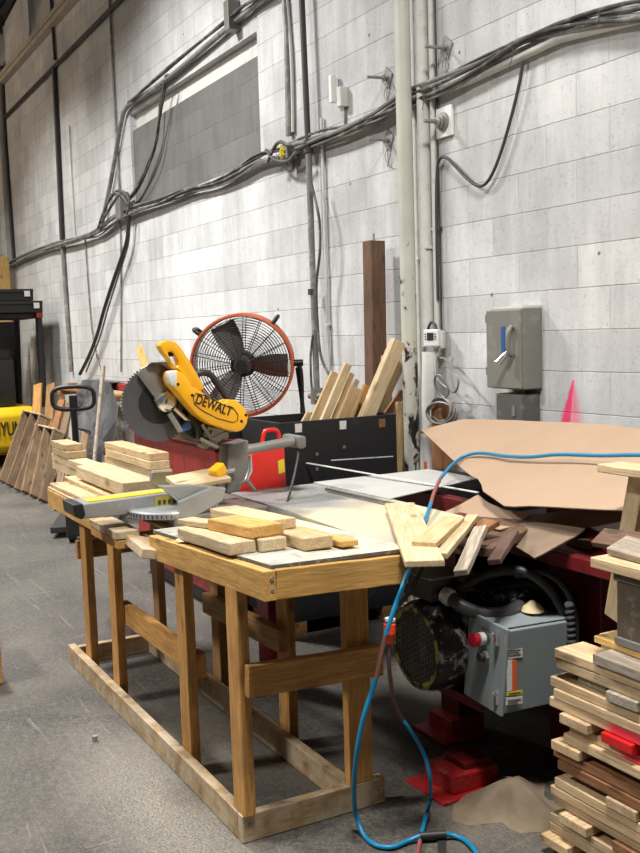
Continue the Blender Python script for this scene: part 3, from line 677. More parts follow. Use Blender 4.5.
tag(g.build('plywood_top', ['ply', 'plyedge'], bench), 'worn plywood top covered in sawdust')
# far top
mem((-5.16, 1.219, .797), (-4.18, 1.219, .797), .089, .038, 'apron', (0, 1, 0), name='apron')
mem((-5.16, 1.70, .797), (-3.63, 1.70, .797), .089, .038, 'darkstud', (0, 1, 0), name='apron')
mem((-5.141, 1.239, .797), (-5.141, 1.68, .797), .089, .038, 'stud', (1, 0, 0), name='apron')
for k, y in enumerate((1.254, 1.36, 1.466, 1.572, 1.678)):
    mem((-5.16, y, .848), (-3.60 if k else -4.16, y, .848), .102, .012, 'pale' if k < 2 else 'greywood', (0, 0, 1), name='deck_board')
mem((-4.175, 1.19, .826), (-3.80, 1.19, .826), .10, .032, 'rail', (0, 0, 1), name='support_block')
mem((-4.175, 1.20, .789), (-3.80, 1.20, .789), .11, .034, 'stud', (0, 0, 1), name='support_block')
mem((-3.86, 1.235, .80), (-3.50, 1.195, .80), .10, .036, 'rail', (0, .2, 1), name='support_block')
for y, z in ((1.225, .895), (1.225, .86), (1.665, .88), (1.24, .52), (1.26, .55), (1.65, .50), (1.685, .50), (1.22, .06), (1.70, .05), (1.70, .03)):
    x = -2.566 if z > .6 else (-2.748 if z > .3 else -2.7865)
    G().cyl((x-.004, y, z), (x+.0015, y, z), .006, n=8).build('screw_head', 'rust', bench)
g = G()
for k in range(26):
    x, y = random.uniform(-3.55, -3.0), random.uniform(1.26, 1.66)
    g.lathe([(0, random.uniform(.02, .07)), (.004, .02), (.007, .002)], (x, y, surf(x)-.001), (.0, 0, 1), 9)
tag(tag(g.build('sawdust', 'dust', smooth=True), 'loose sawdust lying on the worn plywood top', 'sawdust'), kind='stuff')

def lay(name, p0, p1, w, t, ma, label, group, cat='board', **k):
    return tag(board(name, p0, p1, w, t, ma, None, **k), label, cat, group)
# blocks lying on the near top
GB = 'offcut blocks on the workbench'
def onb(x0, y0, x1, y1, lift, w, t, ma, label):
    n = V((-.058, 0, 1)).normalized(); h = t/2+lift
    lay('wood_block', (x0, y0, surf(x0)+h), (x1, y1, surf(x1)+h), w, t, ma, label, GB, 'wood block', up=n, bevel=.004)
onb(-3.31, 1.262, -2.83, 1.252, .001, .092, .040, 'cream', 'pale pine block at the front left of the pile on the near workbench top')
onb(-3.25, 1.358, -2.80, 1.348, .001, .089, .040, 'cream', 'pale pine block behind the front left one, its square cut end facing us')
onb(-3.30, 1.49, -2.72, 1.465, .001, .10, .040, 'pale', 'pine block with a rounded end, rightmost thick one on the workbench top')
onb(-3.10, 1.575, -2.68, 1.555, .001, .06, .020, 'apron', 'thin golden strip right of the round ended block')
onb(-3.16, 1.33, -2.84, 1.345, .043, .12, .038, 'apron', 'golden pine block lying on top of the two pale blocks')
onb(-3.45, 1.455, -2.94, 1.445, .043, .11, .036, 'cream', 'dusty pale block on top, behind the golden one')
onb(-3.38, 1.275, -3.18, 1.31, .043, .07, .02, 'cream', 'small dusty offcut on the back end of the pale block')

# lumber on the far half
GL = 'lumber on the far workbench'
FT = .855
def blk(x0, x1, yc, z0, w, t, ma, label, cat='board', dy=0.0): lay('pine_board', (x0, yc, z0+t/2), (x1, yc+dy, z0+t/2), w, t, ma, label, GL, cat, bevel=.003)
blk(-5.15, -4.30, 1.255, FT, .085, .018, 'pale', 'thin pale board along the front edge of the far workbench')
blk(-5.20, -4.25, 1.345, FT, .088, .038, 'pale', 'pine board on the far workbench, beneath the thick pale beam at its front')
blk(-5.04, -4.38, 1.44, FT, .085, .05, 'cream', 'lowest thick pine beam on the far workbench, hidden end against the saw')
blk(-5.02, -4.25, 1.40, FT+.051, .165, .060, 'cream', 'thick pale pine beam in the middle of the far workbench')
blk(-5.88, -5.06, 1.455, FT, .10, .045, 'cream', 'long pale beam reaching past the far end of the workbench, under two small blocks')
blk(-5.88, -5.06, 1.453, FT+.046, .10, .045, 'cream', 'second pale beam stacked at the far end, under two small blocks')
blk(-5.84, -5.50, 1.455, FT+.092, .11, .038, 'pale', 'lower of two short blocks piled at the far end of the bench')
blk(-5.85, -5.54, 1.45, FT+.131, .10, .036, 'pale', 'upper of two short blocks piled at the far end of the bench')
blk(-5.25, -4.40, 1.565, FT, .10, .085, 'cream', 'big pale beam at the bottom of the right lumber stack by the saw blade')
blk(-5.22, -4.45, 1.575, FT+.086, .10, .040, 'cream', 'third board down in the right lumber stack by the saw blade')
blk(-5.18, -4.47, 1.57, FT+.127, .10, .040, 'cream', 'second board down in the right lumber stack by the saw blade')
blk(-5.20, -4.49, 1.575, FT+.168, .10, .034, 'pale', 'top board of the right lumber stack by the saw blade, brown cut end')

# ------------------------------------------------------------------ the mitre saw
saw = thing('mitre_saw', (-3.85, 1.45, .855), 'yellow sliding mitre saw with a big toothed blade on the workbench', 'saw')
def SZ(u, v, x): return at(115+u/4.57, 325+v/4.57, x=x)
def sprism(pts, x, th, name, ma, parent=saw, bevel=.006, smooth=True):
    return G().prism([SZ(u, v, x) for u, v in pts], (-th, 0, 0)).build(name, ma, parent, bevel=bevel, smooth=smooth)
# base
g = G().prism([(-4.16, 1.34, .856), (-3.66, 1.34, .856), (-3.66, 1.74, .856), (-4.16, 1.74, .856)], (0, 0, .045))
base = g.build('base', 'castgrey', saw, bevel=.006)
tt = G().lathe([(0, .185), (.022, .185), (.028, .178)], (-3.85, 1.40, .888), (0, 0, 1), 44).build('turntable', 'alu', saw, smooth=True)
g = G()
for k in range(24):
    a = math.radians(200+k*6); g.box((-3.85+.186*math.cos(a), 1.40+.186*math.sin(a), .900), (.004, .004, .014), Matrix.Rotation(a, 4, 'Z'))
g.build('scale_mark', 'conddark', tt)
arm = G().prism([at(u, v, x=-3.87) for u, v in ((78, 505), (150, 495.5), (215, 487), (215, 502), (160, 511), (82, 519), (76, 514))], (-.16, 0, 0)).build('extension_arm', 'alu', saw, bevel=.004)
g = G().prism([at(u, v, x=-3.87)+V((-.03, 0, .0005)) for u, v in ((90, 503.3), (150, 495.4), (205, 488.2), (205, 487.2), (150, 494.4), (90, 502.3))], (-.075, 0, 0))
tag(g.build('rule_tape', 'tape', arm), 'yellow measuring tape strip')
tag(G().prism([at(u, v, x=-3.865) for u, v in ((73, 505), (83, 503.5), (86, 515), (82, 520), (75, 517))], (-.17, 0, 0)).build('end_cap', 'blackmetal', arm, bevel=.005), 'black end cap')
g = G().prism([at(u, v, x=-3.868) for u, v in ((155, 497.5), (181, 494), (181, 504.5), (155, 507.5))], (-.003, 0, 0))
lb = g.build('warning_label', 'oliveyel', arm)
g = G()
for k in range(4): 
    g.prism([at(u, v, x=-3.8665) for u, v in ((158+5*k, 500.5-.6*k), (161+5*k, 500.2-.6*k), (161+5*k, 504.3-.6*k), (158+5*k, 504.7-.6*k))], (-.0012, 0, 0))
g.build('print', 'conddark', lb)
# fences
def F3(u, v, x): return at(60+u/3.556, 460+v/3.556, x=x)
fr = G().prism([F3(u, v, -3.66) for u, v in ((425, 150), (545, 96), (592, 100), (575, 148), (475, 205), (427, 228))], (-.03, 0, 0)).build('fence', 'alu', saw, bevel=.003)
G().prism([F3(u, v, -3.70) for u, v in ((360, 95), (470, 90), (560, 98), (430, 150))], (-.05, 0, 0)).build('fence_rib', 'alu', fr, bevel=.003)
G().prism([F3(u, v, -4.02) for u, v in ((330, 45), (398, 42), (440, 95), (440, 110), (360, 105), (325, 75))], (-.03, 0, 0)).build('fence', 'alu', saw, bevel=.003)
# rear post, rails
post = G().prism([at(u, v, x=-3.86) for u, v in ((228, 446), (249, 440), (248, 470), (240, 492), (227, 494))], (-.10, 0, 0)).build('rear_post', 'castgrey', saw, bevel=.008, smooth=True)
for dx, nm in ((0, 'a'), (-.09, 'b')):
    pa, pb = at(247, 450, x=-3.88+dx), at(293, 441, x=-3.88+dx)
    G().cyl(pa+(pa-pb)*.05, pb, .021, n=18).build('slide_rail', 'guardgrey', saw, smooth=True)
pb = at(294, 441, x=-3.925)
G().box(pb, (.16, .045, .055)).build('rail_end', 'castgrey', saw, bevel=.012, smooth=True)
G().tube(smooth_path([at(296, 441, x=-3.88), at(298, 455, x=-3.86), at(292, 485, x=-3.8), at(284, 512, x=-3.70)], 6), .006, 8).build('power_cord', 'rubber', saw, smooth=True)
kb = G().box(at(218, 471, x=-3.80), (.05, .06, .05), Euler((.5, 0, .3)).to_matrix()).build('bevel_knob', 'yellow', saw, bevel=.008)
G().cyl(at(222, 473, x=-3.82), at(233, 470, x=-3.85), .012).build('knob_shaft', 'chrome', kb, smooth=True)
cl = G().tube([at(250, 456, x=-3.80), at(250, 470, x=-3.79), at(246, 481, x=-3.78)], [.008, .012, .009], 10).build('clamp', 'chrome', saw, smooth=True)
G().tube([at(240, 484, x=-3.79), at(246, 480, x=-3.78), at(255, 490, x=-3.77)], [.007, .012, .006], 8).build('clamp_lever', 'castgrey', cl, smooth=True)
# head: motor, linkage
mt = G().lathe([(0, .085), (.03, .1), (.18, .1), (.24, .08), (.25, .03)], SZ(390, 430, -3.90), (-1, 0, 0), 28).build('motor', 'blackmetal', saw, smooth=True)
sprism([(330, 380), (380, 420), (440, 460), (520, 485), (500, 530), (470, 560), (420, 565), (385, 530), (370, 470), (335, 430)], -3.87, .10, 'pivot_housing', 'blackmetal')
g = G()
for (u, v, r, x) in ((470, 500, .030, -3.83), (430, 500, .018, -3.84), (450, 535, .020, -3.84), (505, 505, .016, -3.84), (415, 545, .02, -3.85)):
    p = SZ(u, v, x); g.cyl(p, p-V((.05, 0, 0)), r, n=14)
for a, b in (((400, 455), (440, 520)), ((440, 520), (500, 490)), ((390, 520), (470, 560)), ((420, 470), (490, 480))):
    g.tube([SZ(*a, -3.835), SZ(*b, -3.835)], .008, 8)
g.build('linkage', 'castgrey', saw, smooth=True)
# blade and guard
bc = SZ(200, 357, -3.905); RB = .158; NT = 72
pts = []
for k in range(NT):
    a = 2*math.pi*k/NT
    for da, rr in ((0, RB-.007), (.55, RB+.004), (.8, RB-.001)):
        aa = a + da*2*math.pi/NT; pts.append(bc + V((0, math.cos(aa)*rr, math.sin(aa)*rr)))
bl = G().prism(pts, (-.003, 0, 0)).build('blade', 'steelblade', saw)
G().lathe([(0, .085), (.001, .086), (.0015, .05)], bc+V((.0, 0, 0)), (1, 0, 0), 40).build('blade_centre', 'blackmetal', bl)
hb = G().lathe([(0, .042), (.012, .042), (.018, .03), (.03, .03), (.034, .012)], SZ(232, 350, -3.90)+V((.002, 0, 0)), (1, 0, 0), 24).build('arbor', 'chrome', saw, smooth=True)
gd = sprism([(105, 228), (120, 200), (160, 176), (225, 166), (250, 178), (258, 250), (285, 300), (262, 325), (205, 395), (180, 330)], -3.885, .012, 'upper_guard', 'guardgrey', bevel=.002)
sprism([(150, 170), (250, 168), (262, 200), (262, 220), (220, 180)], -3.86, .03, 'guard_rim', 'guardgrey', bevel=.002)
sprism([(185, 345), (240, 300), (275, 330), (270, 355), (215, 390), (200, 380)], -3.865, .03, 'guard_bracket', 'chrome', bevel=.004)
G().tube([SZ(250, 405, -3.86), SZ(300, 485, -3.86)], .012, 8).build('guard_link', 'alu', saw, smooth=True)
G().tube([SZ(270, 380, -3.87), SZ(335, 440, -3.87)], .010, 8).build('guard_link', 'chrome', saw, smooth=True)
tag(sprism([(310, 450), (345, 440), (350, 475), (305, 490)], -3.85, .03, 'laser_block', 'blue', bevel=.004), 'dark blue block')
# yellow handle (with its grip hole) and belt cover
hout = [(203, 97), (212, 80), (245, 70), (280, 79), (301, 102), (340, 160), (375, 222), (411, 286), (396, 302), (368, 290), (338, 265), (318, 238), (298, 215), (262, 192), (248, 160), (222, 130)]
hin = [(243, 128), (246, 124), (252, 122), (262, 122), (268, 128), (275, 138), (283, 150), (290, 165), (293, 184), (290, 189), (284, 192), (280, 192), (274, 188), (264, 174), (254, 155), (246, 138)]
hd = G().ringprism([SZ(u, v, -3.80) for u, v in hout], [SZ(u, v, -3.80) for u, v in hin], (-.05, 0, 0)).build('handle', 'yellow', saw, bevel=.005, smooth=True)
G().box(SZ(262, 133, -3.80)+V((-.022, 0, 0)), (.015, .02, .02)).build('trigger', 'blackmetal', hd, bevel=.003)
arm = sprism([(250, 214), (290, 205), (328, 235), (352, 276), (395, 302), (430, 332), (500, 356), (522, 341), (556, 344), (592, 376), (612, 412), (606, 450), (590, 478), (560, 490), (520, 483), (440, 455), (375, 412), (340, 372), (310, 336), (280, 300), (257, 275), (248, 245)], -3.785, .085, 'belt_cover', 'yellow', bevel=.009)
tag(sprism([(247, 214), (286, 206), (284, 285), (262, 282), (247, 250)], -3.783, .05, 'front_cap', 'label', parent=arm), 'pale worn front cap')
for u, v in ((288, 271), (353, 321), (578, 440), (598, 411)):
    p = SZ(u, v, -3.785); G().cyl(p+V((-.004, 0, 0)), p+V((.0015, 0, 0)), .0065, n=10).build('screw', 'blackmetal', arm)
g = G().tube([SZ(u, v, -3.7845) for u, v in ((372, 312), (420, 325), (490, 362), (545, 385), (562, 412), (560, 436), (540, 446), (470, 428), (400, 392), (362, 362), (358, 330))], .0022, 6, closed=True)
g.build('logo_outline', 'blackmetal', arm)
c = SZ(452, 369, -3.7835); e = SZ(532, 399, -3.7835); s_ = SZ(370, 338, -3.7835)
X = (e-s_).normalized(); Z = V((1, 0, 0)); Y = Z.cross(X)
mt_ = Matrix((X*.74, Y, Z)).transposed().to_4x4(); mt_.translation = c
text('logo', 'DEWALT', .056, mt_, 'blackmetal', arm, .0015)
G().tube(smooth_path([SZ(372, 228, -3.93), SZ(400, 218, -3.93), SZ(430, 224, -3.93), SZ(455, 248, -3.93), SZ(490, 300, -3.93), SZ(518, 342, -3.92)], 6), .014, 12).build('carry_handle', 'rubber', saw, smooth=True)
p = F3(480, 92, -3.98)
tag(board('wood_scrap', at(172, 484, x=-3.82), at(224, 474.5, x=-3.82), .15, .022, 'cream', None, up=(0.2, -.2, 1), bevel=.004), 'jagged pale scrap of wood lying behind the saw fence', 'wood scrap')

# ------------------------------------------------------------------ red can, crate, offcuts behind the saw
TZ0 = .894
can = thing('metal_can', (-4.24, 1.94, TZ0), 'bright red metal can with a red handle, on the steel table behind the saw', 'can')
G().prism([at(u, v, x=-4.12) for u, v in ((238, 491.5), (250, 454), (262, 448), (285, 447), (287, 490))], (-.22, 0, 0)).build('body', 'canred', can, bevel=.01, smooth=True)
G().tube(smooth_path([at(262, 449, x=-4.2), at(264, 433, x=-4.2), at(270, 430, x=-4.2), at(278, 432, x=-4.2), at(280, 448, x=-4.2)], 5), .010, 10).build('handle', 'canred', can, smooth=True)
tag(G().prism([at(u, v, x=-4.117) for u, v in ((278, 461), (284, 459), (285, 472), (279, 474))], (-.004, 0, 0)).build('sticker', 'labelyel', can), 'yellow sticker')
# black plywood crate
cx0, cx1 = -5.08, -4.60; cr = thing('plywood_crate', (-4.84, 2.64, 0), 'black plywood crate full of offcuts standing between the fan and the chipped pipe', 'crate', rz=math.radians(0))
cy0, cy1, ctz = 2.27, 2.985, 1.142
g = G().span((cx1-.018, cy0, .10), (cx1, cy1, ctz)); g.build('front_panel', 'blackply', cr, bevel=.003)
G().span((cx0, cy0, .10), (cx0+.018, cy1, ctz)).build('back_panel', 'blackply', cr, bevel=.003)
for y in (cy0, cy1-.018): G().span((cx0+.018, y, .10), (cx1-.018, y+.018, ctz)).build('side_panel', 'blackply', cr, bevel=.003)
G().span((cx0, cy0, .08), (cx1, cy1, .10)).build('bottom_panel', 'blackply', cr)
for y in (cy0+.03, cy1-.12): G().span((cx0, y, 0), (cx1, y+.09, .08)).build('skid', 'darkstud', cr)
for u, v, ma in ((298.5, 428, 'label'), (343, 425, 'label'), (382, 423, 'redbrown')):
    p = at(u, v, x=cx1+.001); G().box(p, (.003, .04, .045)).build('tag', ma, cr)
p0, p1 = at(331, 460.5, x=cx1+.001), at(393, 456.5, x=cx1+.001)
tag(G().prism([p0+V((0, 0, .004)), p1+V((0, 0, .004)), p1-V((0, 0, .002)), p0-V((0, 0, .002))], (.002, 0, 0)).build('seam', 'label', cr), 'pale scratched seam')
for u, v in ((317, 454), (317, 469), (344, 447)): p = at(u, v, x=cx1); G().cyl(p, p+V((.003, 0, 0)), .009, n=10).build('rivet', 'cond', cr)
def OZ(u, v, x): return at(290+u/4.92, 330+v/4.92, x=x)
GO = 'offcuts standing in the black crate'
for (top, bot, w, t, x, ma, lab) in (
    ((95, 405), (70, 450), .03, .02, -4.70, 'pale', 'stubby pale stick leaning at the left end of the black crate'),
    ((228, 212), (125, 450), .07, .02, -4.86, 'pale', 'pale offcut at the left of the black crate, behind the bright narrow one'),
    ((284, 168), (165, 450), .045, .025, -4.74, 'cream', 'bright narrow offcut with an orange tip in the black crate'),
    ((302, 212), (202, 450), .032, .03, -4.78, 'pale', 'narrow offcut third from the left among the tall ones in the crate'),
    ((328, 245), (235, 450), .03, .03, -4.86, 'greywood', 'greyish stick half hidden behind the broad plank in the crate'),
    ((330, 285), (262, 450), .085, .02, -4.72, 'pale', 'broad flat plank with a ragged top in the middle of the crate'),
    ((378, 272), (318, 450), .04, .03, -4.80, 'stud', 'golden offcut just left of the big leaning beam in the crate'),
    ((530, 55), (366, 450), .078, .05, -4.66, 'cream', 'big pale beam leaning to the right out of the black crate'),
    ((540, 160), (410, 450), .05, .05, -4.78, 'pale', 'beam leaning right behind the big pale one in the crate'),
    ((470, 125), (484, 450), .055, .02, -4.95, 'pale', 'upright pale plank behind the big leaning beam'),
    ((555, 305), (455, 450), .05, .02, -4.88, 'redbrown', 'reddish brown offcut at the right end of the crate')):
    a, b = OZ(*top, x), OZ(*bot, x); d = (b-a).normalized()
    b2 = a + d*((a.z-.16)/-d.z); 
    lim = .06
    # keep the foot inside the crate
    if b2.y < cy0+lim: b2 = a + (b-a)*((a.y-cy0-lim)/(a.y-b.y))
    lay('offcut', b2, a, w, t, ma, lab, GO, 'offcut', up=(1, 0, 0), bevel=.003)
a = at(401, 402, x=-4.86)
lay('offcut', V((-4.90, a.y-.10, .02)), a, .07, .03, 'pale', 'short pale stick leaning outside the crate beside the chipped pipe', GO, 'offcut', up=(1, 0, 0))
# brown post
q = at(373.5, 320, y=3.16)
tag(board('timber_post', (q.x-.015, 3.16, 0), (q.x-.005, 3.18, at(373, 241, y=3.17).z), .098, .098, 'brown', up=(0, -1, 0)), 'tall dark brown timber post standing on end against the wall', 'timber')
qz = at(373, 241, y=3.17).z
tag(G().cyl((q.x-.005, 3.18, qz+.001), (q.x-.005, 3.18, qz+.045), .006, n=8).build('steel_pin', 'rust'), 'thin steel pin sticking out of the top of the brown post', 'pin')

# ------------------------------------------------------------------ red bin, fan
rb = thing('steel_bin', (-6.2, 2.45, 0), 'long dark red steel bin on the floor behind the bench, fan on top', 'bin')
bx0, bx1, by0, by1, bz = -6.55, -5.14, 2.13, 2.88, .985
for (a, b, n) in (((bx0, by0, .12), (bx1, by0+.02, bz), 'side_panel'), ((bx0, by1-.02, .12), (bx1, by1, bz), 'side_panel'), ((bx0, by0+.02, .12), (bx0+.02, by1-.02, bz), 'end_panel'), ((bx1-.02, by0+.02, .12), (bx1, by1-.02, bz), 'end_panel'), ((bx0+.02, by0+.02, .12), (bx1-.02, by1-.02, .14), 'floor_panel')):
    G().span(a, b).build(n, 'binred', rb, bevel=.003)
g = G().span((bx0-.03, by0-.035, bz), (bx1+.03, by0+.05, bz+.035)); g.span((bx0-.03, by1-.05, bz), (bx1+.03, by1+.03, bz+.035)); g.span((bx0-.03, by0+.05, bz), (bx0+.06, by1-.05, bz+.035)); g.span((bx1-.06, by0+.05, bz), (bx1+.03, by1-.05, bz+.035))
g.build('rim', 'binred', rb, bevel=.004)
for y in (by0+.05, by1-.15): G().span((bx0+.05, y, 0), (bx1-.05, y+.1, .12)).build('skid', 'blackmetal', rb)
tag(board('black_plank', (-5.9, 2.52, bz+.035+.02), (-5.145, 2.52, bz+.035+.02), .80, .04, 'blackply', up=(0, 0, 1)), 'flat black board across the red bin under the fan', 'board')
fz = bz+.075
fan = thing('drum_fan', (-5.35, 2.42, fz), 'large orange drum fan with a dark wire grille on a black tube stand', 'fan')
fc = at(241.5, 366, x=-5.28); ax = V((.86, -.49, -.05)).normalized()
RF = .288
fr_ = fc; 
dr = G().lathe([(0, RF), (-.004, RF+.012), (-.02, RF+.004), (-.18, RF+.004), (-.2, RF+.012), (-.204, RF), (-.18, RF-.006), (-.02, RF-.006)], fr_, ax, 72, closed=True).build('drum', 'orange', fan, smooth=True)
u = ax.orthogonal().normalized(); w = ax.cross(u); zu = (V((0, 0, 1))-ax*ax.z).normalized(); zv = zu.cross(ax)
def fp(r, a, h=0.0): return fr_ + zu*(r*math.sin(a)) + zv*(r*math.cos(a)) + ax*h
def grille(h, sgn, nm):
    g = G()
    for k in range(17):
        r = .045+k*.0150
        g.tube([fp(r, 2*math.pi*i/56, h+sgn*.012*(1-(r/RF)**2)) for i in range(56)], .0019, 5, closed=True)
    for k in range(18):
        a = 2*math.pi*k/18 + .1
        g.tube([fp(.04, a, h+sgn*.012), fp(RF, a, h)], .0024, 5)
    return g.build(nm, 'blackmetal', fan, smooth=True)
grille(-.004, 1, 'front_grille'); grille(-.2, -1, 'rear_grille')
for k, a0 in enumerate((math.radians(115), math.radians(-3), math.radians(235))):
    g = G(); n = 8; top = []; bot = []
    for i in range(n+1):
        r = .05+i*(RF-.075)/n; tw = .055-.02*i/n
        hw = .036+.034*math.sin(min(1, i/n*1.3)*1.6)
        d = fp(1, a0)-fr_; pz = (fp(1, a0+math.pi/2)-fr_)
        c = fr_ + d*r - ax*.09
        top.append(c + pz*hw + ax*tw); bot.append(c - pz*hw - ax*tw)
    g.ruled(top, bot, 4, lambda a, b: ax*(.012*math.sin(b*math.pi)), .003)
    g.build('fan_blade', 'fanblade', fan, smooth=True)
G().lathe([(-.03, .05), (-.1, .055)], fr_, ax, 24).build('hub', 'fanblade', fan, smooth=True)
G().lathe([(.012, .012), (.012, .034), (.002, .036), (-.006, .03)], fr_, ax, 24).build('badge', 'blackmetal', fan, smooth=True)
G().lathe([(-.105, .06), (-.11, .075), (-.185, .075), (-.192, .05)], fr_, ax, 24).build('motor', 'blackmetal', fan, smooth=True)
for a in (math.radians(142), math.radians(52)):
    p = fp(RF+.01, a, -.11); q = fp(RF+.055, a, -.11)
    G().tube(smooth_path([p+ax*.07, q+ax*.06, q-ax*.06, p-ax*.07], 4), .012, 8).build('grip', 'blackmetal', fan, smooth=True)
# stand: yoke arm, foot tube
for sgn in (1, -1):
    pv = fp(RF+.02, 0 if sgn > 0 else math.pi, -.10); o2 = zv*sgn
    foot = V((pv.x, pv.y, fz+.014)) + o2*.03
    G().tube(smooth_path([pv, pv+o2*.03+V((0, 0, -.05)), foot+V((0, 0, .08)), foot+V((.0, 0, 0))+ax*.05, foot+ax*.22], 6), .013, 10).build('stand_leg', 'blackmetal', fan, smooth=True)
    G().tube(smooth_path([pv+V((0, 0, -.03))+o2*.01, foot-ax*.12+V((0, 0, .07)), foot-ax*.16, foot-ax*.03], 6), .013, 10).build('stand_leg', 'blackmetal', fan, smooth=True)
    G().cyl(pv-o2*.02, pv+o2*.045, .02).build('pivot_knob', 'blackmetal', fan, smooth=True)
pa = fp(RF+.05, 0, -.10); pb = fp(RF+.05, math.pi, -.10)
G().tube([V((pa.x, pa.y, fz+.014))+ax*.2, V((pb.x, pb.y, fz+.014))+ax*.2], .013, 10).build('stand_bar', 'blackmetal', fan, smooth=True)
# ------------------------------------------------------------------ the red machine with its steel table
mc = thing('gang_saw_machine', (-2.9, 2.4, 0), 'dark red machine with steel infeed table, black motor and grey control box', 'machine')
TZ = .893
tb = G().prism([(-4.12, 1.775, TZ-.03), (-3.58, 1.775, TZ-.03), (-2.72, 1.745, TZ-.03), (-3.02, 2.25, TZ-.03), (-4.12, 2.25, TZ-.03)], (0, 0, .03)).build('infeed_table', 'steel', mc, bevel=.002)
G().prism([(-4.12, 2.20, TZ+.0005), (-3.50, 2.23, TZ+.0005), (-3.72, 2.86, TZ+.0005), (-4.12, 2.86, TZ+.0005)], (0, 0, .006)).build('side_table', 'steellight', mc, bevel=.002)
G().span((-4.06, 1.84, TZ-.13), (-3.3, 1.90, TZ-.03)).build('table_rail', 'machred', mc, bevel=.003)
G().span((-4.06, 2.55, TZ-.13), (-3.3, 2.61, TZ-.03)).build('table_rail', 'machred', mc, bevel=.003)
def foot(x, y, sx, sy, top, nm='foot'):
    f = G().span((x-sx/2, y-sy/2, .012), (x+sx/2, y+sy/2, .075)).build(nm, 'footred', mc, bevel=.006)
    G().span((x-sx/2-.03, y-sy/2-.06, 0), (x+sx/2+.03, y+sy/2, .012)).build('base_plate', 'footred', f, bevel=.003)
    G().span((x-.06, y-.03, .075), (x+.06, y+.09, top)).build('leg_column', 'machred', mc, bevel=.004)
foot(-2.765, 2.03, .17, .20, .10)
foot(-3.16, 2.30, .16, .16, TZ-.03)
foot(-4.22+.19, 1.90, .16, .14, TZ-.13)
G().span((-2.72, 2.40, 0), (-2.46, 2.60, .80)).build('column', 'machred', mc, bevel=.005)
G().span((-2.46, 2.50, .24), (-1.75, 2.60, .40)).build('cross_beam', 'machred', mc, bevel=.005)
G().span((-2.98, 2.62, 0), (-2.62, 2.95, .90)).build('column', 'machred', mc, bevel=.005)
G().span((-4.25, 2.96, .05), (-3.25, 3.05, .87)).build('added_dark_backing', 'blackply', mc, bevel=.004)  # black sheet added to hide the bright wall under the cardboard
G().span((-3.25, 2.96, .05), (-1.4, 3.05, .93)).build('added_dark_backing', 'blackply', mc, bevel=.004)  # black sheet added so the inside of the machine stays dark
G().span((-3.28, 2.30, .30), (-3.02, 2.94, .82)).build('gear_housing', 'blackmetal', mc, bevel=.01)
G().span((-3.10, 2.30, .80), (-1.5, 2.94, .84)).build('top_plate', 'machred', mc, bevel=.004)
G().span((-3.00, 2.27, .79), (-1.5, 2.30, .84)).build('front_flange', 'machred', mc, bevel=.004)
G().prism([(-2.72, 2.50, .84), (-2.40, 2.38, .84), (-2.02, 2.38, .84), (-1.9, 2.9, .84), (-2.7, 2.9, .84)], (0, 0, .06)).build('hood', 'machred', mc, bevel=.005)
G().span((-3.0, 2.02, .30), (-2.64, 2.42, .335)).build('motor_bracket', 'machred', mc, bevel=.004)
# motor, its axis across the bench
mo = V((-2.845, 1.905, .495)); Y_ = V((0, 1, 0))
motor = G().lathe([(.11, .142), (.14, .15), (.36, .15), (.38, .135), (.40, .135), (.41, .09), (.42, .05)], mo, Y_, 48).build('motor', 'motorclean', mc, smooth=True)
cv = G().lathe([(.002, .128), (-.004, .136), (.0, .150), (.03, .160), (.10, .162), (.115, .155), (.115, .146), (.03, .150), (.012, .128)], mo, Y_, 56, closed=True).build('fan_cover', 'motor', motor, smooth=True)
tag(G().lathe([(-.005, .124), (-.0065, .130), (-.005, .141), (-.003, .141), (-.003, .124)], mo, Y_, 56, closed=True).build('cover_rim', 'motorwear', motor, smooth=True), 'rim with worn yellow paint')
G().lathe([(.03, .001), (.03, .125)], mo, Y_, 32).build('fan_backing', 'blackmetal', motor)
g = G(); st = .0165
for i in range(-9, 10):
    for ang in (math.radians(30), math.radians(-30), math.radians(90)):
        dx, dz = math.cos(ang), math.sin(ang); nx, nz = -dz, dx; o_ = i*st; L = .128**2-o_*o_
        if L > 0:
            L = math.sqrt(L); c = mo+V((nx*o_, .001, nz*o_)); g.tube([c-V((dx*L, 0, dz*L)), c+V((dx*L, 0, dz*L))], .0019, 4)
tag(g.build('grille', 'cond', motor), 'grey wire mesh grille')
for k in range(7):
    a = math.radians(20+k*25); c = mo+V((math.cos(a)*.153, .25, math.sin(a)*.153)); G().box(c, (.012, .2, .022), Matrix.Rotation(-a, 4, 'Y')).build('cooling_fin', 'motorclean', motor)
tbx = G().span((-2.955, 1.93, .660), (-2.785, 2.085, .738)).build('terminal_box', 'motorclean', motor, bevel=.004)
G().span((-2.96, 1.925, .738), (-2.78, 2.09, .746)).build('lid', 'castgrey', tbx, bevel=.003)
ca = at(443, 594, x=-2.786)
G().lathe([(0, .026), (.012, .026), (.014, .030), (.034, .030), (.038, .024), (.046, .022)], ca, (1, .35, -.3), 20).build('conduit_fitting', 'label', tbx, smooth=True)
G().tube(smooth_path([ca+V((.036, .013, -.011)), at(458, 604, x=-2.71), at(473, 611, x=-2.67), at(490, 614, x=-2.64), at(508, 611.5, x=-2.63), at(520, 605, x=-2.66), at(525, 598, x=-2.72), V((-2.80, 2.32, .60))], 6), .0235, 14).build('flexible_conduit', 'greyhose', mc, smooth=True)
G().span((-2.90, 2.15, .56), (-2.72, 2.38, .672)).build('junction_cover', 'motor', mc, bevel=.012, smooth=True)
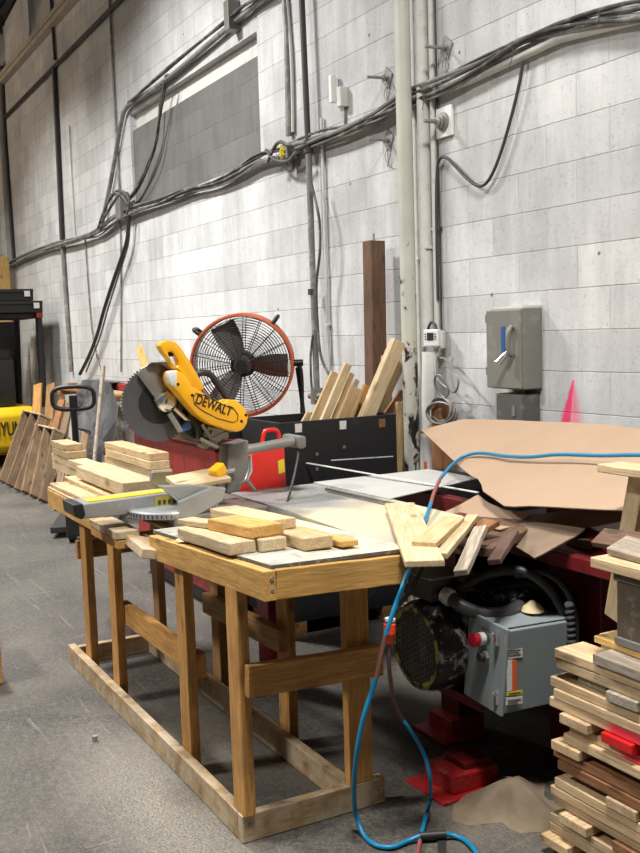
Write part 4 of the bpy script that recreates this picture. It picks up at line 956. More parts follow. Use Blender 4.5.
# control box
bx = thing  # (kept short below)
cb0 = V((-2.695, 2.012, .338)); cb1 = V((-2.50, 2.30, .622))
TL = Matrix.Translation((cb0+cb1)/2) @ Matrix.Rotation(math.radians(4.5), 4, 'Y') @ Matrix.Rotation(math.radians(-2.5), 4, 'X') @ Matrix.Translation(-(cb0+cb1)/2)
def cbx(g): g.bm.transform(TL); return g
box = cbx(G().span(cb0+V((0, .014, 0)), cb1)).build('control_box', 'ctrl', mc, bevel=.004)
cbx(G().span(cb0+V((-.004, 0, -.006)), V((cb1.x+.004, cb0.y+.012, cb1.z+.006)))).build('door', 'ctrl', box, bevel=.003)
cbx(G().span(V((cb1.x-.02, cb0.y+.02, cb1.z)), V((cb1.x-.012, cb1.y-.02, cb1.z+.003)))).build('lid_seam', 'conddark', box)
def cp(u, v, x=None, y=None): return at(460+u/5.818, 590+v/5.818, x=x, y=y)
fy_ = cb0.y-.004
p = cp(135, 280, y=fy_)
rbut = G().cyl(p, p+V((0, -.02, 0)), .021, n=24).build('button_collar', 'label', box, smooth=True)
tag(G().lathe([(.016, .014), (.028, .016), (.032, .024), (.046, .024), (.05, .018)], p, (0, -1, 0), 28).build('stop_button', 'buttonred', rbut, smooth=True), 'red mushroom stop button')
p = cp(150, 385, y=fy_)
kn = G().cyl(p, p+V((0, -.012, 0)), .021, n=6).build('knob_collar', 'castgrey', box)
tag(G().cyl(p+V((0, -.012, 0)), p+V((0, -.028, 0)), .014, n=20).build('start_button', 'conddark', kn, smooth=True), 'black start button')
for v_ in (285, 630):
    p = cp(212, v_, y=fy_); la = G().box(p, (.018, .012, .045)).build('latch', 'chrome', box, bevel=.003)
    G().tube([p+V((.0, -.006, .01)), p+V((.012, -.022, .025))], .004, 8).build('latch_screw', 'chrome', la, smooth=True)
p = cp(150, 228, y=fy_); G().box(p, (.045, .003, .016)).build('legend_plate', 'discdark', box)
lx = cb1.x+.0035
def lab(u0, v0, u1, v1, ma, nm='label', par=None, dx=0.0):
    a, b, c, d = [cp(u, v, x=lx+.001) for u, v in ((u0, v0), (u1, v0-(u1-u0)*.12), (u1, v1-(u1-u0)*.12), (u0, v1))]
    return G().prism([q+V((dx, 0, 0)) for q in (a, b, c, d)], (.0015, 0, 0)).build(nm, ma, par or box)
lab(262, 240, 362, 252, 'labelred', 'red_strip')
l1 = lab(262, 268, 362, 312, 'label'); lab(262, 318, 362, 336, 'labelred', 'red_strip'); l2 = lab(262, 342, 362, 402, 'label')
l3 = lab(272, 410, 302, 588, 'label'); tag(lab(304, 408, 328, 588, 'labelor', 'warning_strip'), 'orange warning strip')
tag(lab(270, 592, 362, 616, 'labelyel', 'warning_strip'), 'yellow warning strip'); l4 = lab(266, 628, 362, 670, 'label')
for (u0, v0, u1, par) in ((272, 352, 350, l2), (272, 366, 340, l2), (272, 380, 350, l2), (280, 600, 350, box), (276, 640, 350, l4), (276, 654, 335, l4), (272, 280, 350, l1), (272, 294, 330, l1)):
    lab(u0, v0, u1, v0+5, 'discdark', 'print_line', par if par is not box else box, .0012)
# hoses behind the box
def hose(pts, r, ma='rubber', nm='hose'):
    return G().tube(smooth_path(pts, 6), r, 12).build(nm, ma, mc, smooth=True)
hose([V((-2.86, 2.10, .72)), at(460, 588, x=-2.76), at(480, 577, x=-2.72), at(503, 571, x=-2.68), at(525, 572, x=-2.62), at(545, 585, x=-2.58), at(560, 608, x=-2.55), at(570, 650, x=-2.57), V((-2.55, 2.42, .40))], .017)
hose([at(488, 596, x=-2.80), at(505, 588, x=-2.76), at(525, 583, x=-2.72), at(545, 590, x=-2.68), at(556, 612, x=-2.66), at(560, 650, x=-2.64)], .021, 'rubber')
hose([at(515, 575, x=-2.66), at(545, 573, x=-2.58), at(566, 590, x=-2.52), at(576, 620, x=-2.50), at(580, 660, x=-2.50), V((-2.48, 2.5, .30))], .012)
g = G()
for k in range(12): 
    p = at(569+.4*k, 605+6*k, x=-2.49); g.lathe([(-.008, .013), (0, .017), (.008, .013)], p, (0, .1, -1), 12)
g.build('corrugated_hose', 'greyhose', mc, smooth=True)
tag(G().lathe([(0, .04), (.015, .032), (.035, .008)], at(526, 612, x=-2.60)+V((0, .03, .0)), (0, 0, 1), 14).build('sawdust', 'dust', smooth=True), 'small heap of sawdust on top of the grey control box', 'sawdust', kind='stuff')
# sawdust heap on the floor
g = G(); n = 30; rings = []
for j in range(9):
    r = j/8; ring = []
    for k in range(n):
        a = 2*math.pi*k/n; rr = r*(.20+.05*math.sin(3*a+1)+.03*math.sin(7*a)); z = .095*(.5+.5*math.cos(math.pi*r))*(1+.16*r*math.sin(4*a+j*.7))+.001
        ring.append(g.bm.verts.new((-2.53+rr*1.0*math.cos(a), 2.07+rr*.9*math.sin(a), z)))
    rings.append(ring)
for j in range(8):
    for k in range(n): g._f([rings[j][k], rings[j][(k+1) % n], rings[j+1][(k+1) % n], rings[j+1][k]])
tag(g.build('sawdust', 'floordust', smooth=True), 'heap of sawdust on the floor beside the red machine foot', 'sawdust', kind='stuff')

# thin bar lying over the table
a, b = at(307, 463, x=-4.585), at(478, 492.5, z=TZ+.0095)
tag(G().box((a+b)/2, ((b-a).length, .016, .004), frame(a, b, (0, 0, 1))).build('flat_bar', 'dustwhite'), 'thin bright metal bar slanting over the steel table before the crate', 'bar')
a, b = at(326, 489, z=TZ+.012), at(398, 505, z=TZ+.012)
tag(G().box((a+b)/2, ((b-a).length, .014, .010), frame(a, b, (0, 0, 1))).build('flat_bar', 'discdark'), 'dark thin strip lying on the joint of the two steel table sheets', 'bar')

# ------------------------------------------------------------------ offcuts heaped at the end of the steel table
GH = 'offcuts at the end of the steel table'
def bp(n0, z0, n1, z1, w, t, ma, lab, up=(0, 0, 1)):
    lay('offcut', at(*n1, z=z1), at(*n0, z=z0), w, t, ma, lab, GH, 'offcut', up=up, bevel=.003)
bp((425, 564), .925, (400, 505), .925, .115, .02, 'cream', 'wide pale board at the right edge of the worn bench top')
bp((424, 545), .940, (453, 519), .955, .080, .02, 'pale', 'short pale board right of the wide one, its dull end pointing down at us')
bp((441, 556), .915, (473, 517), .945, .040, .02, 'cream', 'slim pale slat, third from the left in the fan of offcuts')
bp((461, 573), .865, (481, 528), .94, .045, .02, 'greywood', 'dusty greyish slat hanging down, fourth in the fan of offcuts', up=(0, -.3, 1))
bp((494, 562), .85, (513, 533), .90, .045, .02, 'pinkbrown', 'pinkish brown slat at the right of the fan of offcuts', up=(0, -.3, 1))
bp((468, 536), .90, (492, 522), .93, .07, .02, 'redbrown', 'small brown offcut wedged under the slats by the cardboard')
tag(G().tube([at(472, 571, x=-2.95), at(494, 528, x=-3.02)], .014, 10).build('metal_tube', 'rubber', smooth=True), 'black tube leaning between the slats and the red machine', 'tube')
bp((450, 549), .865, (505, 522), .865, .30, .03, 'brown', 'dark rough board under the fan of offcuts')

# ------------------------------------------------------------------ cardboard
def edge(pts, n):
    """n points evenly spread along a polyline of points"""
    P = [V(p) for p in pts]; L = [0]
    for a, b in zip(P, P[1:]): L.append(L[-1]+(b-a).length)
    out = []
    for i in range(n):
        s = L[-1]*i/(n-1)
        k = max(j for j in range(len(P)-1) if L[j] <= s+1e-9)
        t = (s-L[k])/max(1e-9, L[k+1]-L[k]); out.append(P[k].lerp(P[k+1], min(1, t)))
    return out
top = edge([at(421, 430, y=3.0), at(462, 420.5, y=3.05), at(520, 419.5, y=3.05), at(566, 421, y=3.04), at(610, 425.5, y=3.02), at(690, 439, y=3.0)], 30)
bot = edge([at(421, 431, y=3.0), at(450, 456, y=2.78), at(470, 474, y=2.64), at(480, 479, y=2.58), at(483, 491, y=2.5), at(507, 509.5, y=2.32), at(520, 507, y=2.32), at(600, 509, y=2.25), at(690, 508, y=2.2)], 30)
sheet = G().ruled(top, bot, 10, lambda a, b: (0, 0, -.018*math.sin(b*math.pi)+.006*math.sin(a*9+b*2)), .004).build('cardboard_sheet', 'card', smooth=True)
tag(sheet, 'large tan cardboard sheet lying sloped over the machine, blue cord across it', 'cardboard')
def flap(topp, botp, ma, label, sag=.01, rows=6):
    o = G().ruled(edge(topp, 14), edge(botp, 14), rows, lambda a, b: (0, 0, -sag*math.sin(b*math.pi)-sag*.6*math.sin(a*7)), .004).build('cardboard_sheet', ma, smooth=True)
    return tag(o, label, 'cardboard', 'cardboard sheets on the machine')
flap([at(478, 494, y=2.60), at(505, 512, y=2.50), at(530, 512, y=2.50)], [at(424, 518, y=2.22), at(462, 525, y=2.22), at(500, 528, y=2.20)], 'card', 'smaller crumpled cardboard piece under the left edge of the large sheet', .012)
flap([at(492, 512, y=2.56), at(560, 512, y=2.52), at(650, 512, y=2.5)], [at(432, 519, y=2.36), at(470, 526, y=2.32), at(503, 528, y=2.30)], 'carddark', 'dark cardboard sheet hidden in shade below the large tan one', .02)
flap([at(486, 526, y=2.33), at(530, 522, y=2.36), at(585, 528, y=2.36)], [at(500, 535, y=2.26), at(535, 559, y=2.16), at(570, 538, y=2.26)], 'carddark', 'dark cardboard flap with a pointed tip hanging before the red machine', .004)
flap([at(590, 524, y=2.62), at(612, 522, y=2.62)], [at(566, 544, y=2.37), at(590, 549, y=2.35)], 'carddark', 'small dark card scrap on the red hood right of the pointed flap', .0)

# ------------------------------------------------------------------ cords
o = thing('extension_cord', at(365, 838, z=0), 'long blue cord running over the cardboard and down to the floor before the bench', 'cord')
c1 = [at(672, 458, y=2.585), at(640, 455, y=2.615), at(600, 455.5, y=2.645), at(558, 454.5, y=2.675), at(530, 457, y=2.705), at(505, 456, y=2.745), at(480, 453, y=2.785), at(463, 457, y=2.765), at(450, 467, y=2.645), at(440, 479, y=2.480)]
c1r = [c1[-1], at(434, 493, y=2.30), at(431, 503, y=2.22)]
c2 = [c1r[-1], at(424, 524, y=2.02), at(415, 552, y=1.84), at(406, 578, x=-2.50), at(396, 604, x=-2.49), at(385.5, 635, x=-2.49)]
c2r = [c2[-1], at(381, 655, x=-2.49), at(376, 678, x=-2.49)]
c3 = [c2r[-1], at(370, 697, x=-2.50), at(362, 724, x=-2.51), at(356, 760, x=-2.54), at(354, 790, x=-2.62), at(356, 815, z=.06), at(364, 835, z=.012), at(376, 845, z=.011), at(392, 847, z=.011), at(408, 841, z=.012), at(422, 835.5, z=.022), at(440, 834, z=.022), at(455, 836, z=.012), at(467, 842, z=.011), at(478, 856, z=.011), at(484, 880, z=.011)]
for nm, ma, pts in (('cord_blue', 'cordblue', c1), ('cord_red', 'cordred', c1r), ('cord_blue', 'cordblue', c2), ('cord_brown', 'cordbrown', c2r), ('cord_blue', 'cordblue', c3)):
    q = G().tube(smooth_path(pts, 7), .0076, 10).build('cord_section', ma, o, smooth=True)
    if ma != 'cordblue': tag(q, 'reddish stretch of cord')
o = thing('extension_cord', at(430, 800, z=0), 'brown and blue cord with a glowing orange plug hanging beside the bench', 'cord')
k1 = [at(433, 548, y=1.95), at(424, 566, y=1.88), at(412, 588, y=1.80), at(400, 604, x=-2.60), at(391, 616, x=-2.57)]
tag(G().tube(smooth_path(k1, 6), .0075, 10).build('cord_section', 'rubber', o, smooth=True), 'black stretch of cord')
pa, pb = at(390, 617, x=-2.565), at(389, 646, x=-2.565)
tag(G().lathe([(0, .008), (.004, .017), (.012, .017), (.016, .012)], pa, pb-pa, 16).build('plug_cap', 'label', o, smooth=True), 'white plug cap')
pl = tag(G().lathe([(.016, .012), (.022, .019), (.050, .020), (.058, .014), (.075, .013), (.085, .009)], pa, pb-pa, 20).build('plug', 'glow', o, smooth=True), 'orange plug')
k2 = [pb+(pa-pb)*.05, at(389, 662, x=-2.57), at(390.5, 680, x=-2.58), at(394, 700, x=-2.60), at(403, 720, x=-2.63)]
tag(G().tube(smooth_path(k2, 6), .0068, 10).build('cord_section', 'cordbrown', o, smooth=True), 'brown stretch of cord')
k3 = [k2[-1], at(415, 737, y=1.72), at(425, 757, y=1.75), at(430.5, 780, y=1.75), at(430, 800, z=.05), at(425, 820, z=.03), at(421, 836, z=.012)]
G().tube(smooth_path(k3, 6), .0068, 10).build('cord_section', 'cordblue', o, smooth=True)
tag(G().tube(smooth_path([k3[-1], at(418, 852, z=.010), at(414, 880, z=.010)], 6), .0068, 10).build('cord_section', 'cordred', o, smooth=True), 'reddish stretch of cord')
a, b = at(420, 836, z=.022), at(446, 834, z=.022)
ct = thing('cable_tie', (a+b)/2-V((0, 0, .01)), 'black hook and loop strap wrapped round the cords on the floor', 'strap')
G().cyl(a, b, .0125, n=12).build('wrap', 'rubber', ct, smooth=True)
G().prism([at(437, 836, z=.004), at(446, 836, z=.004), at(447, 870, z=.002), at(439, 870, z=.002)], (0, 0, .003)).build('strap_tail', 'rubber', ct)

# ------------------------------------------------------------------ the stack of boards on the right
GS = 'boards of the right hand stack'
rs = random.Random(4)
T = .0305; Z1 = .672
layers = 'LLLXLLLXLLXLLXLLLXLLXL'
xo = [0, -.02, -.03, .0, -.045, -.03, -.035, 0, .035, .02, 0, -.02, -.015, 0, -.03, -.03, -.03, 0, -.04, -.04, 0, 0]
nl = 0; nx = 0; z = Z1
for i, k in enumerate(layers):
    zc = z-T/2; z -= T
    if zc < .014: break
    if k == 'L':
        for j in range(2):
            y = (1.985+.055 if j == 0 else 2.20) + rs.uniform(-.012, .012); x0 = -2.205+xo[i]+rs.uniform(-.01, .01)+(.02 if j else 0)
            if j and i: x0 += .03
            if i == 0 and j == 0: x0 = -2.06
            ma = 'redbrown' if i in (11, 12) and not j else ('greywood' if i == 0 and j == 0 else 'stack')
            if j == 0 and i in (6, 8): ma = 'pinkwood'
            side = 'front' if j == 0 else 'back'
            extra = ', sprayed pink' if ma == 'pinkwood' else ''
            y_w = .115 if j == 0 else .13
            lay('stacked_board', (x0, y, zc), (-1.02+rs.uniform(-.05, .05), y+rs.uniform(-.01, .01), zc), y_w, T-.0015, ma,
                f'{ORD[nl] if nl < 14 else "lowest"} long board in the {side} row of the right hand stack{extra}', GS, 'board', bevel=.003)
        nl += 1
    else:
        spec = ([(-2.10, 2.01, 'greywood', 'recessed left'), (-1.95, 1.975, 'greywood', 'right')], [(-2.13, 1.965, 'stack', 'left'), (-1.965, 1.97, 'red', 'red painted middle')],
                [(-2.165, 1.965, 'stack', 'left'), (-1.85, 2.01, 'stack', 'right')], [(-2.10, 2.02, 'stack', 'recessed left'), (-1.95, 1.97, 'stack', 'right')],
                [(-2.13, 1.96, 'stack', 'left'), (-1.93, 1.975, 'redbrown', 'right')], [(-2.20, 1.95, 'pale', 'left'), (-1.9, 2.0, 'stack', 'right')])[nx] + [(-1.20, 2.0, 'stack', 'near')]
        for x, y0, ma, side in spec:
            lay('spacer_board', (x, y0, zc), (x+rs.uniform(-.01, .01), 2.30, zc), .115, T-.0015, ma,
                f'{side} crosswise spacer in the {ORD[nx]} spacer layer of the right hand stack', GS, 'board', bevel=.003)
        nx += 1
# things lying on the stack
lay('yellow_board', (-2.13, 2.10, Z1+.011), (-1.35, 2.08, Z1+.011), .10, .02, 'yellowwood', 'bright yellow board lying on top of the right hand stack', None)
lay('stacked_board', (-2.15, 2.20, Z1+.008), (-1.40, 2.20, Z1+.008), .08, .014, 'pale', 'pale thin board behind the yellow one on the right hand stack', None)
tin = thing('metal_box', (-1.92, 2.12, Z1+.0215), 'old grey metal box standing on the yellow board on the stack', 'box')
G().span((-2.035, 2.045, Z1+.0215), (-1.80, 2.20, Z1+.225)).build('box_body', 'tin', tin, bevel=.004)
G().span((-2.042, 2.038, Z1+.205), (-1.795, 2.207, Z1+.232)).build('lid', 'tin', tin, bevel=.004)
G().span((-2.040, 2.040, Z1+.0215), (-1.797, 2.205, Z1+.045)).build('base_band', 'castgrey', tin, bevel=.003)
zt = Z1+.2335
lay('plank', (-2.105, 2.075, zt+.015), (-1.45, 2.065, zt+.015), .12, .03, 'stack', 'thick plank lying on the old grey metal box', None)
lay('plank', (-2.085, 2.10, zt+.058), (-1.5, 2.09, zt+.040), .085, .022, 'greywood', 'upper grey plank tilted on the thick plank over the metal box', None, up=(0, -.35, 1))
tag(board('plank', (-2.20, 2.14, zt+.055), (-1.45, 2.12, zt+.115), .07, .02, 'brown', None, up=(0, -.6, 1)), 'dark brown slat slanting behind the planks over the metal box', 'board')
a, b = at(609, 622, y=2.25), at(641, 474, y=2.235)
a = a + (a-b)*((a.z-Z1-.004)/(b.z-a.z)) if a.z > Z1 else a
lay('stud', V((a.x, 2.275, Z1+.004)), V((b.x, 2.235, b.z)), .062, .035, 'cream', 'pale stud leaning upright behind the metal box on the stack', None, up=(0, -1, 0))
zs = b.z
lay('plank', (-2.205, 2.19, zs+.018), (-1.60, 2.17, zs+.020), .10, .024, 'stack', 'topmost weathered plank at the right edge, resting on the pale stud', None)
lay('plank', (-2.15, 2.30, zs-.05), (-1.75, 2.28, zs-.09), .05, .02, 'stack', 'short stick poking out behind the pale stud', None)
lay('stud', (-1.62, 2.22, Z1+.004), (-1.62, 2.22, zs+.006), .062, .04, 'stack', 'second stud standing at the near end under the topmost plank', None, up=(0, -1, 0))

# ------------------------------------------------------------------ far left: leaning pallets and planks
def pallet(foot0, foot1, top0, n, w, label, ma='palletwood'):
    """three-bearer pallet leaning with its bearers upright"""
    o = thing('wooden_pallet', foot0, label, 'pallet', 'pallets and planks leaning at the far end')
    f0, f1, t0 = V(foot0), V(foot1), V(top0); across = f1-f0; lean = t0-f0
    nrm = across.cross(lean).normalized()
    if nrm.y < 0: nrm = -nrm
    for k in range(n):
        s = f0+across*(k/(n-1)); board('bearer', s, s+lean, w, .04, ma, o, up=across.normalized())
    for k in range(6):
        c = f0+lean*(.04+.92*k/5)+nrm*(w/2+.01)
        board('deck_slat', c-across.normalized()*.05, c+across+across.normalized()*.05, .10, .018, ma, o, up=nrm)
    c = f0+lean+lean.normalized()*.012
    board('end_slat', c-across.normalized()*.05, c+across+across.normalized()*.05, w, .02, 'rail', o, up=lean)
def fl(px, py): return at(px, py, z=.02)
p0, p1 = fl(3, 482), fl(14, 489); tq = at(27, 413, y=p0.y+.42)
pallet(p0, p1+V((.15, .02, 0)), tq, 3, .11, 'leftmost wooden pallet leaning upright on edge in front of the yellow lift truck')
p0, p1 = fl(26, 493), fl(41, 500); tq = at(40, 427, y=p0.y+.35)
pallet(p0, p1+V((.12, .0, 0)), tq, 3, .11, 'second leaning wooden pallet from the left, beside the pallet jack')
GP = 'pallets and planks leaning at the far end'
for (fp_, tp_, y0, y1, w, ma, lab) in (
    ((34, 470), (38, 384), 2.75, 2.95, .14, 'stud', 'tall tan plank leaning behind the leftmost pallet'),
    ((46, 470), (51, 384), 2.75, 2.98, .14, 'darkstud', 'second tall dark plank leaning behind the pallets'),
    ((45, 470), (62, 400), 2.55, 2.85, .10, 'redbrown', 'reddish slat leaning between the pallets and the pallet jack'),
    ((56, 470), (70, 402), 2.55, 2.85, .10, 'palletwood', 'brown slat leaning just left of the pallet jack mast'),
    ((66, 470), (77, 402), 2.55, 2.85, .09, 'greywood', 'greyish slat leaning just behind the pallet jack mast'),
    ((80, 470), (90, 404), 2.55, 2.85, .12, 'palletwood', 'wide brown plank leaning right of the pallet jack mast'),
    ((58, 500), (66, 440), 2.30, 2.55, .12, 'palletwood', 'low plank leaning at the right of the second pallet')):
    b = at(*tp_, y=y1); a = at(*fp_, y=y0)
    d = (b-a); a2 = b - d*((b.z-.02)/d.z) if abs(d.z) > .05 else a
    lay('leaning_plank', a2, b, w, .025, ma, lab, GP, 'plank', up=(.5, -.8, 0))
sh = thing('lumber_rack', at(90, 395, y=3.05), 'low rack of odd boards along the wall at the far end', 'rack')
zr = at(90, 392, y=3.0).z; xa, xb = at(66, 392, y=3.0).x, at(126, 392, y=3.0).x
for x in (xa+.2, (xa+xb)/2, xb-.2):
    for y in (2.90, 3.2): board('rack_post', (x, y, 0), (x, y, zr-.06), .07, .05, 'darkstud', sh, (0, 1, 0))
    board('rack_arm', (x, 2.86, zr-.03), (x, 3.24, zr-.03), .06, .05, 'darkstud', sh)
for k, (y, ma, lab) in enumerate(((2.92, 'redbrown', 'reddish board at the front of the far rack'), (3.03, 'stud', 'tan board in the middle of the far rack'), (3.14, 'greywood', 'grey board at the back of the far rack'))):
    lay('rack_board', (xa-.1, y, zr+.012), (xb+.1-.3*k, y, zr+.012), .09, .022, ma, lab, 'boards on the far rack')
for k, px in enumerate((72, 80, 86)):
    p = at(px, 388, y=2.96)
    lay('block', (p.x-.07, 2.97, zr+.0245+.03), (p.x+.07, 2.97, zr+.0245+.03), .08, .06-.01*k, 'redbrown' if not k else 'stud', f'{("reddish","tan","right hand tan")[k]} block standing on the far rack of boards', 'boards on the far rack', 'wood block')
# red beam and draped grey sheet
xr0, xr1 = at(106, 386, y=2.6).x, at(140, 386, y=2.6).x; zr2 = at(118, 383, y=2.6).z
rr_ = thing('red_frame', ((xr0+xr1)/2, 2.6, 0), 'dark red steel frame with a grey plastic sheet over it, behind the saw blade', 'frame')
G().span((xr0-.1, 2.56, zr2-.06), (xr1+.2, 2.64, zr2)).build('top_beam', 'binred', rr_, bevel=.004)
for x in (xr0-.05, xr1+.15): G().span((x-.03, 2.57, 0), (x+.03, 2.63, zr2-.06)).build('post', 'binred', rr_, bevel=.004)
xm = xr0+.5*(xr1-xr0)
topp = edge([V((xr0-.45, 2.66, zr2+.012)), V((xm, 2.66, zr2+.012))], 34)
midp = [p+V((0, -.13, .0)) for p in topp]
g = G(); bt = edge([V((xr0-.40, 2.42, zr2-.40)), V((xr0+.1, 2.40, zr2-.46)), V((xm-.1, 2.38, zr2-.72)), V((xm+.25, 2.42, zr2-.40))], 34)
g.ruled(midp, bt, 14, lambda a, b: (0, -.09*b*math.sin(a*17+b*3)-.03*math.sin(a*33+b*5), -.06*b*math.sin(a*15)), .003)
g.ruled(topp, midp, 3, None, .003)
tag(g.build('plastic_sheet', 'tarp', smooth=True), 'crumpled grey plastic sheet draped over the dark red frame', 'plastic sheet')
a, b = at(103.5, 366, y=2.36), at(95, 455, y=2.2)
a2 = b + (b-a)*((b.z-.0)/(a.z-b.z))
tag(G().tube([a2, a], [.016, .018], 12).build('wooden_pole', 'greywood', smooth=True), 'grey wooden pole leaning upright right of the pallet jack', 'pole')
a = at(146, 361, y=2.75); b = at(139, 347, y=2.75)
tag(board('thin_board', V((b.x+.25, 2.75, zr2+.002)), b, .09, .015, 'yellowwood', None, up=(.3, -1, 0)), 'thin brown board end sticking up behind the saw blade', 'board')

# pallet jack
hp = at(73, 394, z=1.2); jx, jy = hp.x, hp.y
pj = thing('pallet_jack', (jx-.25, jy, 0), 'black hand pallet jack with an oval loop handle beside the leaning pallets', 'pallet jack')
jd = V((-.93, .36, 0)).normalized(); jn = V((.36, .93, 0))     # handle plane faces the bench
hb0 = at(73, 445, z=.75); top = V((jx, jy, 1.2))
loop = []
for k in range(28):
    a = 2*math.pi*k/28; ca_, sa_ = math.cos(a), math.sin(a)
    ex = math.copysign(abs(ca_)**.6, ca_)*.155; ez = math.copysign(abs(sa_)**.6, sa_)*.085
    loop.append(top+jn*ex+V((0, 0, ez-.03)))
hl = G().tube(loop, .017, 10, closed=True).build('handle', 'blackmetal', pj, smooth=True)
base_ = V((jx-.42, jy+.12, .22))
G().tube([top+V((0, 0, -.10)), base_], [.026, .026], 10).build('mast', 'blackmetal', pj, smooth=True)
G().box(top+V((0, 0, -.06)), (.03, .06, .10), frame((0, 0, 0), jd, (0, 0, 1))).build('grip_block', 'blackmetal', pj, bevel=.004)
Fm = frame(base_-jd*.1, base_+jd*.1, (0, 0, 1))
G().box(base_+V((0, 0, -.05)), (.22, .22, .24), Fm).build('pump_body', 'blackmetal', pj, bevel=.015)
for s in (-1, 1):
    c = base_+jn*(.19*s)+jd*.68; c.z = .07
    fk = G().box(c, (1.1, .15, .055), Fm).build('fork', 'rubber', pj, bevel=.008)
    w_ = c+jd*.45; w_.z = .038
    G().cyl(w_-jn*.04, w_+jn*.04, .037, n=18).build('load_wheel', 'rubber', fk, smooth=True)
    w_ = base_-jd*.02+jn*(.07*s); w_.z = .09
    G().cyl(w_-jn*.025, w_+jn*.025, .09, n=22).build('steer_wheel', 'rubber', pj, smooth=True)
# ------------------------------------------------------------------ lift truck
fxr = -13.0; fyr = at(43, 350, x=fxr).y; fyl = fyr-1.15
ft = thing('forklift', (fxr-1.0, (fyr+fyl)/2, 0), 'yellow and black lift truck parked by the wall at the far left', 'forklift')
zy1, zy0 = at(20, 407, x=fxr).z, at(20, 446, x=fxr).z
cw = G().prism([(fxr, fyl, zy0), (fxr+.06, fyl, zy1-.1), (fxr, fyl, zy1), (fxr-1.5, fyl, zy1), (fxr-1.5, fyl, zy0-.1), (fxr-.2, fyl, zy0-.12)], (0, fyr-fyl-.16, 0)).build('counterweight', 'forkyellow', ft, bevel=.03, smooth=True)
fc_ = at(13, 428, x=fxr+.05)
X = V((0, 1, 0)); Zt = V((1, 0, .0)); mt_ = Matrix((X*.52, V((0, 0, 1)), Zt)).transposed().to_4x4(); mt_.translation = at(16.5, 429, x=fxr+.075)
text('lettering', 'HYUNDAI', .25, mt_, 'blackmetal', ft, .003)
G().span((fxr-1.6, fyl+.05, .2), (fxr-.15, fyr-.21, zy0-.1)).build('chassis', 'blackmetal', ft, bevel=.02)
zg = at(30, 318, x=fxr).z
for y in (fyl+.04, fyr-.02):
    G().tube([(fxr-.02, y, zy1-.02), (fxr-.05, y, zg)], .045, 10).build('guard_post', 'blackmetal', ft, smooth=True)
    G().tube([(fxr-1.55, y, zy0), (fxr-1.35, y, zg)], .04, 10).build('guard_post', 'blackmetal', ft, smooth=True)
    G().span((fxr-1.5, y-.04, zg), (fxr+.02, y+.04, zg+.07)).build('guard_rail', 'binred', ft, bevel=.006)
for k in range(5):
    x = fxr-.1-.3*k; G().span((x-.03, fyl+.08, zg+.005), (x+.03, fyr-.06, zg+.06)).build('guard_bar', 'blackmetal', ft, bevel=.004)
G().box((fxr-.75, (fyl+fyr)/2, zy1+.12), (.5, .55, .24)).build('seat', 'blackmetal', ft, bevel=.05, smooth=True)
G().box((fxr-.48, (fyl+fyr)/2, zy1+.45), (.14, .55, .6)).build('backrest', 'blackmetal', ft, bevel=.05, smooth=True)
G().span((fxr-.42, fyl+.15, zy1), (fxr-.12, fyr-.34, zy1+.62)).build('gas_tank_cover', 'blackmetal', ft, bevel=.05, smooth=True)
for x in (fxr-.35, fxr-1.5):
    for y in (fyl+.12, fyr-.32): G().cyl((x, y-.1, .26), (x, y+.1, .26), .26, n=32).build('wheel', 'rubber', ft, smooth=True)
for y in (fyl+.25, fyr-.45):
    G().span((fxr-1.75, y-.05, .1), (fxr-1.65, y+.05, zg-.1)).build('mast_rail', 'blackmetal', ft, bevel=.005)
    G().span((fxr-2.5, y-.05, .05), (fxr-1.75, y+.05, .1)).build('fork', 'blackmetal', ft, bevel=.004)
G().span((fxr-1.66, fyl-.3, .25), (fxr-1.62, fyr+.02, zg-.01)).build('load_backrest', 'blackmetal', ft, bevel=.004)
# black slabs on the guard
z = zg+.0705
zc1 = at(20, 303, x=fxr).z; zc2 = at(20, 290, x=fxr).z
for k, (ya, yb, za, zb, lab) in enumerate(((fyl-.3, fyr+.02, z, z+.145, 'lower of two black plastic pallets lying on the lift truck roof'), (fyl-.3, fyr-.09, z+.150, z+.295, 'upper of two black plastic pallets lying on the lift truck roof'))):
    pp = thing('plastic_pallet', (fxr-.5, (ya+yb)/2, za), lab, 'pallet', 'black pallets on the lift truck')
    G().span((fxr-1.1, ya, za+.10), (fxr+.05, yb, zb)).build('deck', 'blackmetal', pp, bevel=.006)
    for xx in (fxr-1.1, fxr-.6, fxr-.12): G().span((xx, ya, za), (xx+.15, yb, za+.10)).build('runner', 'blackmetal', pp, bevel=.005)
    G().box((fxr+.052, yb-.08, zb-.06), (.006, .07, .07)).build('end_label', 'label', pp)
q = at(2.5, 257, x=-15.3)
lay('tall_stud', (-15.3, q.y, 0), q, .16, .09, 'yellowwood', 'tall yellowish stud standing upright behind the lift truck at the left edge', None, up=(1, 0, 0))
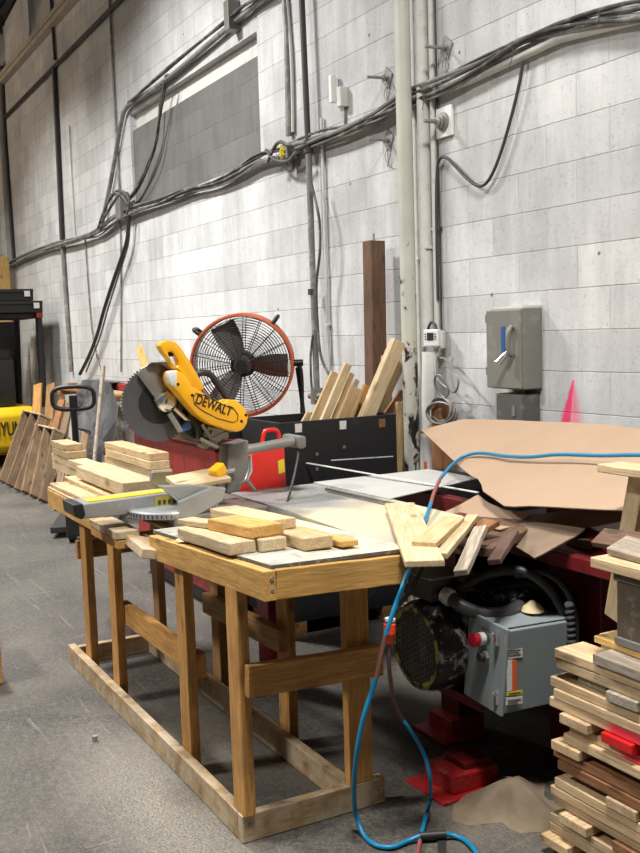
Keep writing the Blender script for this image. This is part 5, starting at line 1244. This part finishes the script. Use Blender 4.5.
# wooden box at the left edge
o = thing('wooden_crate', (-5.05, .70, 0), 'brown wooden crate corner on the floor at the left edge of view', 'crate')
bx1_ = at(2.8, 684, z=0); X1, Y1 = bx1_.x, bx1_.y
hz = at(2.6, 626, x=X1, ).z
for k in range(3):
    zc = hz*(k+.5)/3
    board('side_board', (X1, Y1-.5, zc), (X1, Y1, zc), hz/3-.008, .02, 'stud', o, (1, 0, 0))
    board('side_board', (X1-.5, Y1-.012, zc), (X1-.012, Y1-.012, zc), hz/3-.008, .02, 'stud', o, (0, 1, 0))
    board('side_board', (X1-.5, Y1-.5, zc), (X1-.512, Y1-.03, zc), hz/3-.008, .02, 'stud', o, (1, 0, 0))
G().span((X1-.5, Y1-.5, .0), (X1-.012, Y1-.03, .02)).build('bottom_board', 'stud', o)
# small litter on the floor
q = at(95, 741, z=0)
tag(G().cyl(q+V((0, 0, .001)), q+V((0, 0, .022)), .011, n=12).build('bolt_nut', 'rust', smooth=True), 'small dark nut lying on the open floor left of the bench', 'nut')

# ------------------------------------------------------------------ light
def area(name, loc, size, power, col, target, spread=160):
    l = bpy.data.lights.new(name, 'AREA'); l.shape = 'RECTANGLE'; l.size, l.size_y = size; l.energy = power; l.color = col; l.spread = math.radians(spread)
    o = bpy.data.objects.new(name, l); COL.objects.link(o); o.location = loc
    o.rotation_euler = (V(target)-V(loc)).to_track_quat('-Z', 'Y').to_euler()
    return o
#LAMPS
area('high_bay_lamp', (-8.0, .45, 5.9), (1.0, .5), 370, (1.0, .985, .955), (-7.8, .9, 0), 132)
area('high_bay_lamp', (-12.4, .2, 5.9), (1.0, .5), 290, (1.0, .98, .94), (-12.2, .6, 0), 122)
area('high_bay_lamp', (-1.3, 1.1, 5.7), (1.0, .5), 255, (1.0, .965, .91), (-1.6, 1.5, 0), 140)
area('high_bay_lamp', (-4.6, -3.4, 5.7), (1.0, .5), 290, (1.0, .97, .92), (-4.2, -2.0, 0), 150)
area('warm_fill_lamp', (-14.0, -4.0, 5.6), (.5, .5), 130, (1.0, .76, .54), (-13.0, 3.0, 4.5), 170)  # added warm fill for the dim upper far wall, no lamp seen there
W = bpy.data.worlds.new('world'); S.world = W; W.use_nodes = True
W.node_tree.nodes['Background'].inputs[0].default_value = (.92, .96, 1.0, 1); W.node_tree.nodes['Background'].inputs[1].default_value = .04
S.view_settings.view_transform = 'Standard'; S.view_settings.look = 'None'; S.view_settings.gamma = 1; S.view_settings.use_curve_mapping = False
S.view_settings.exposure = 0.0
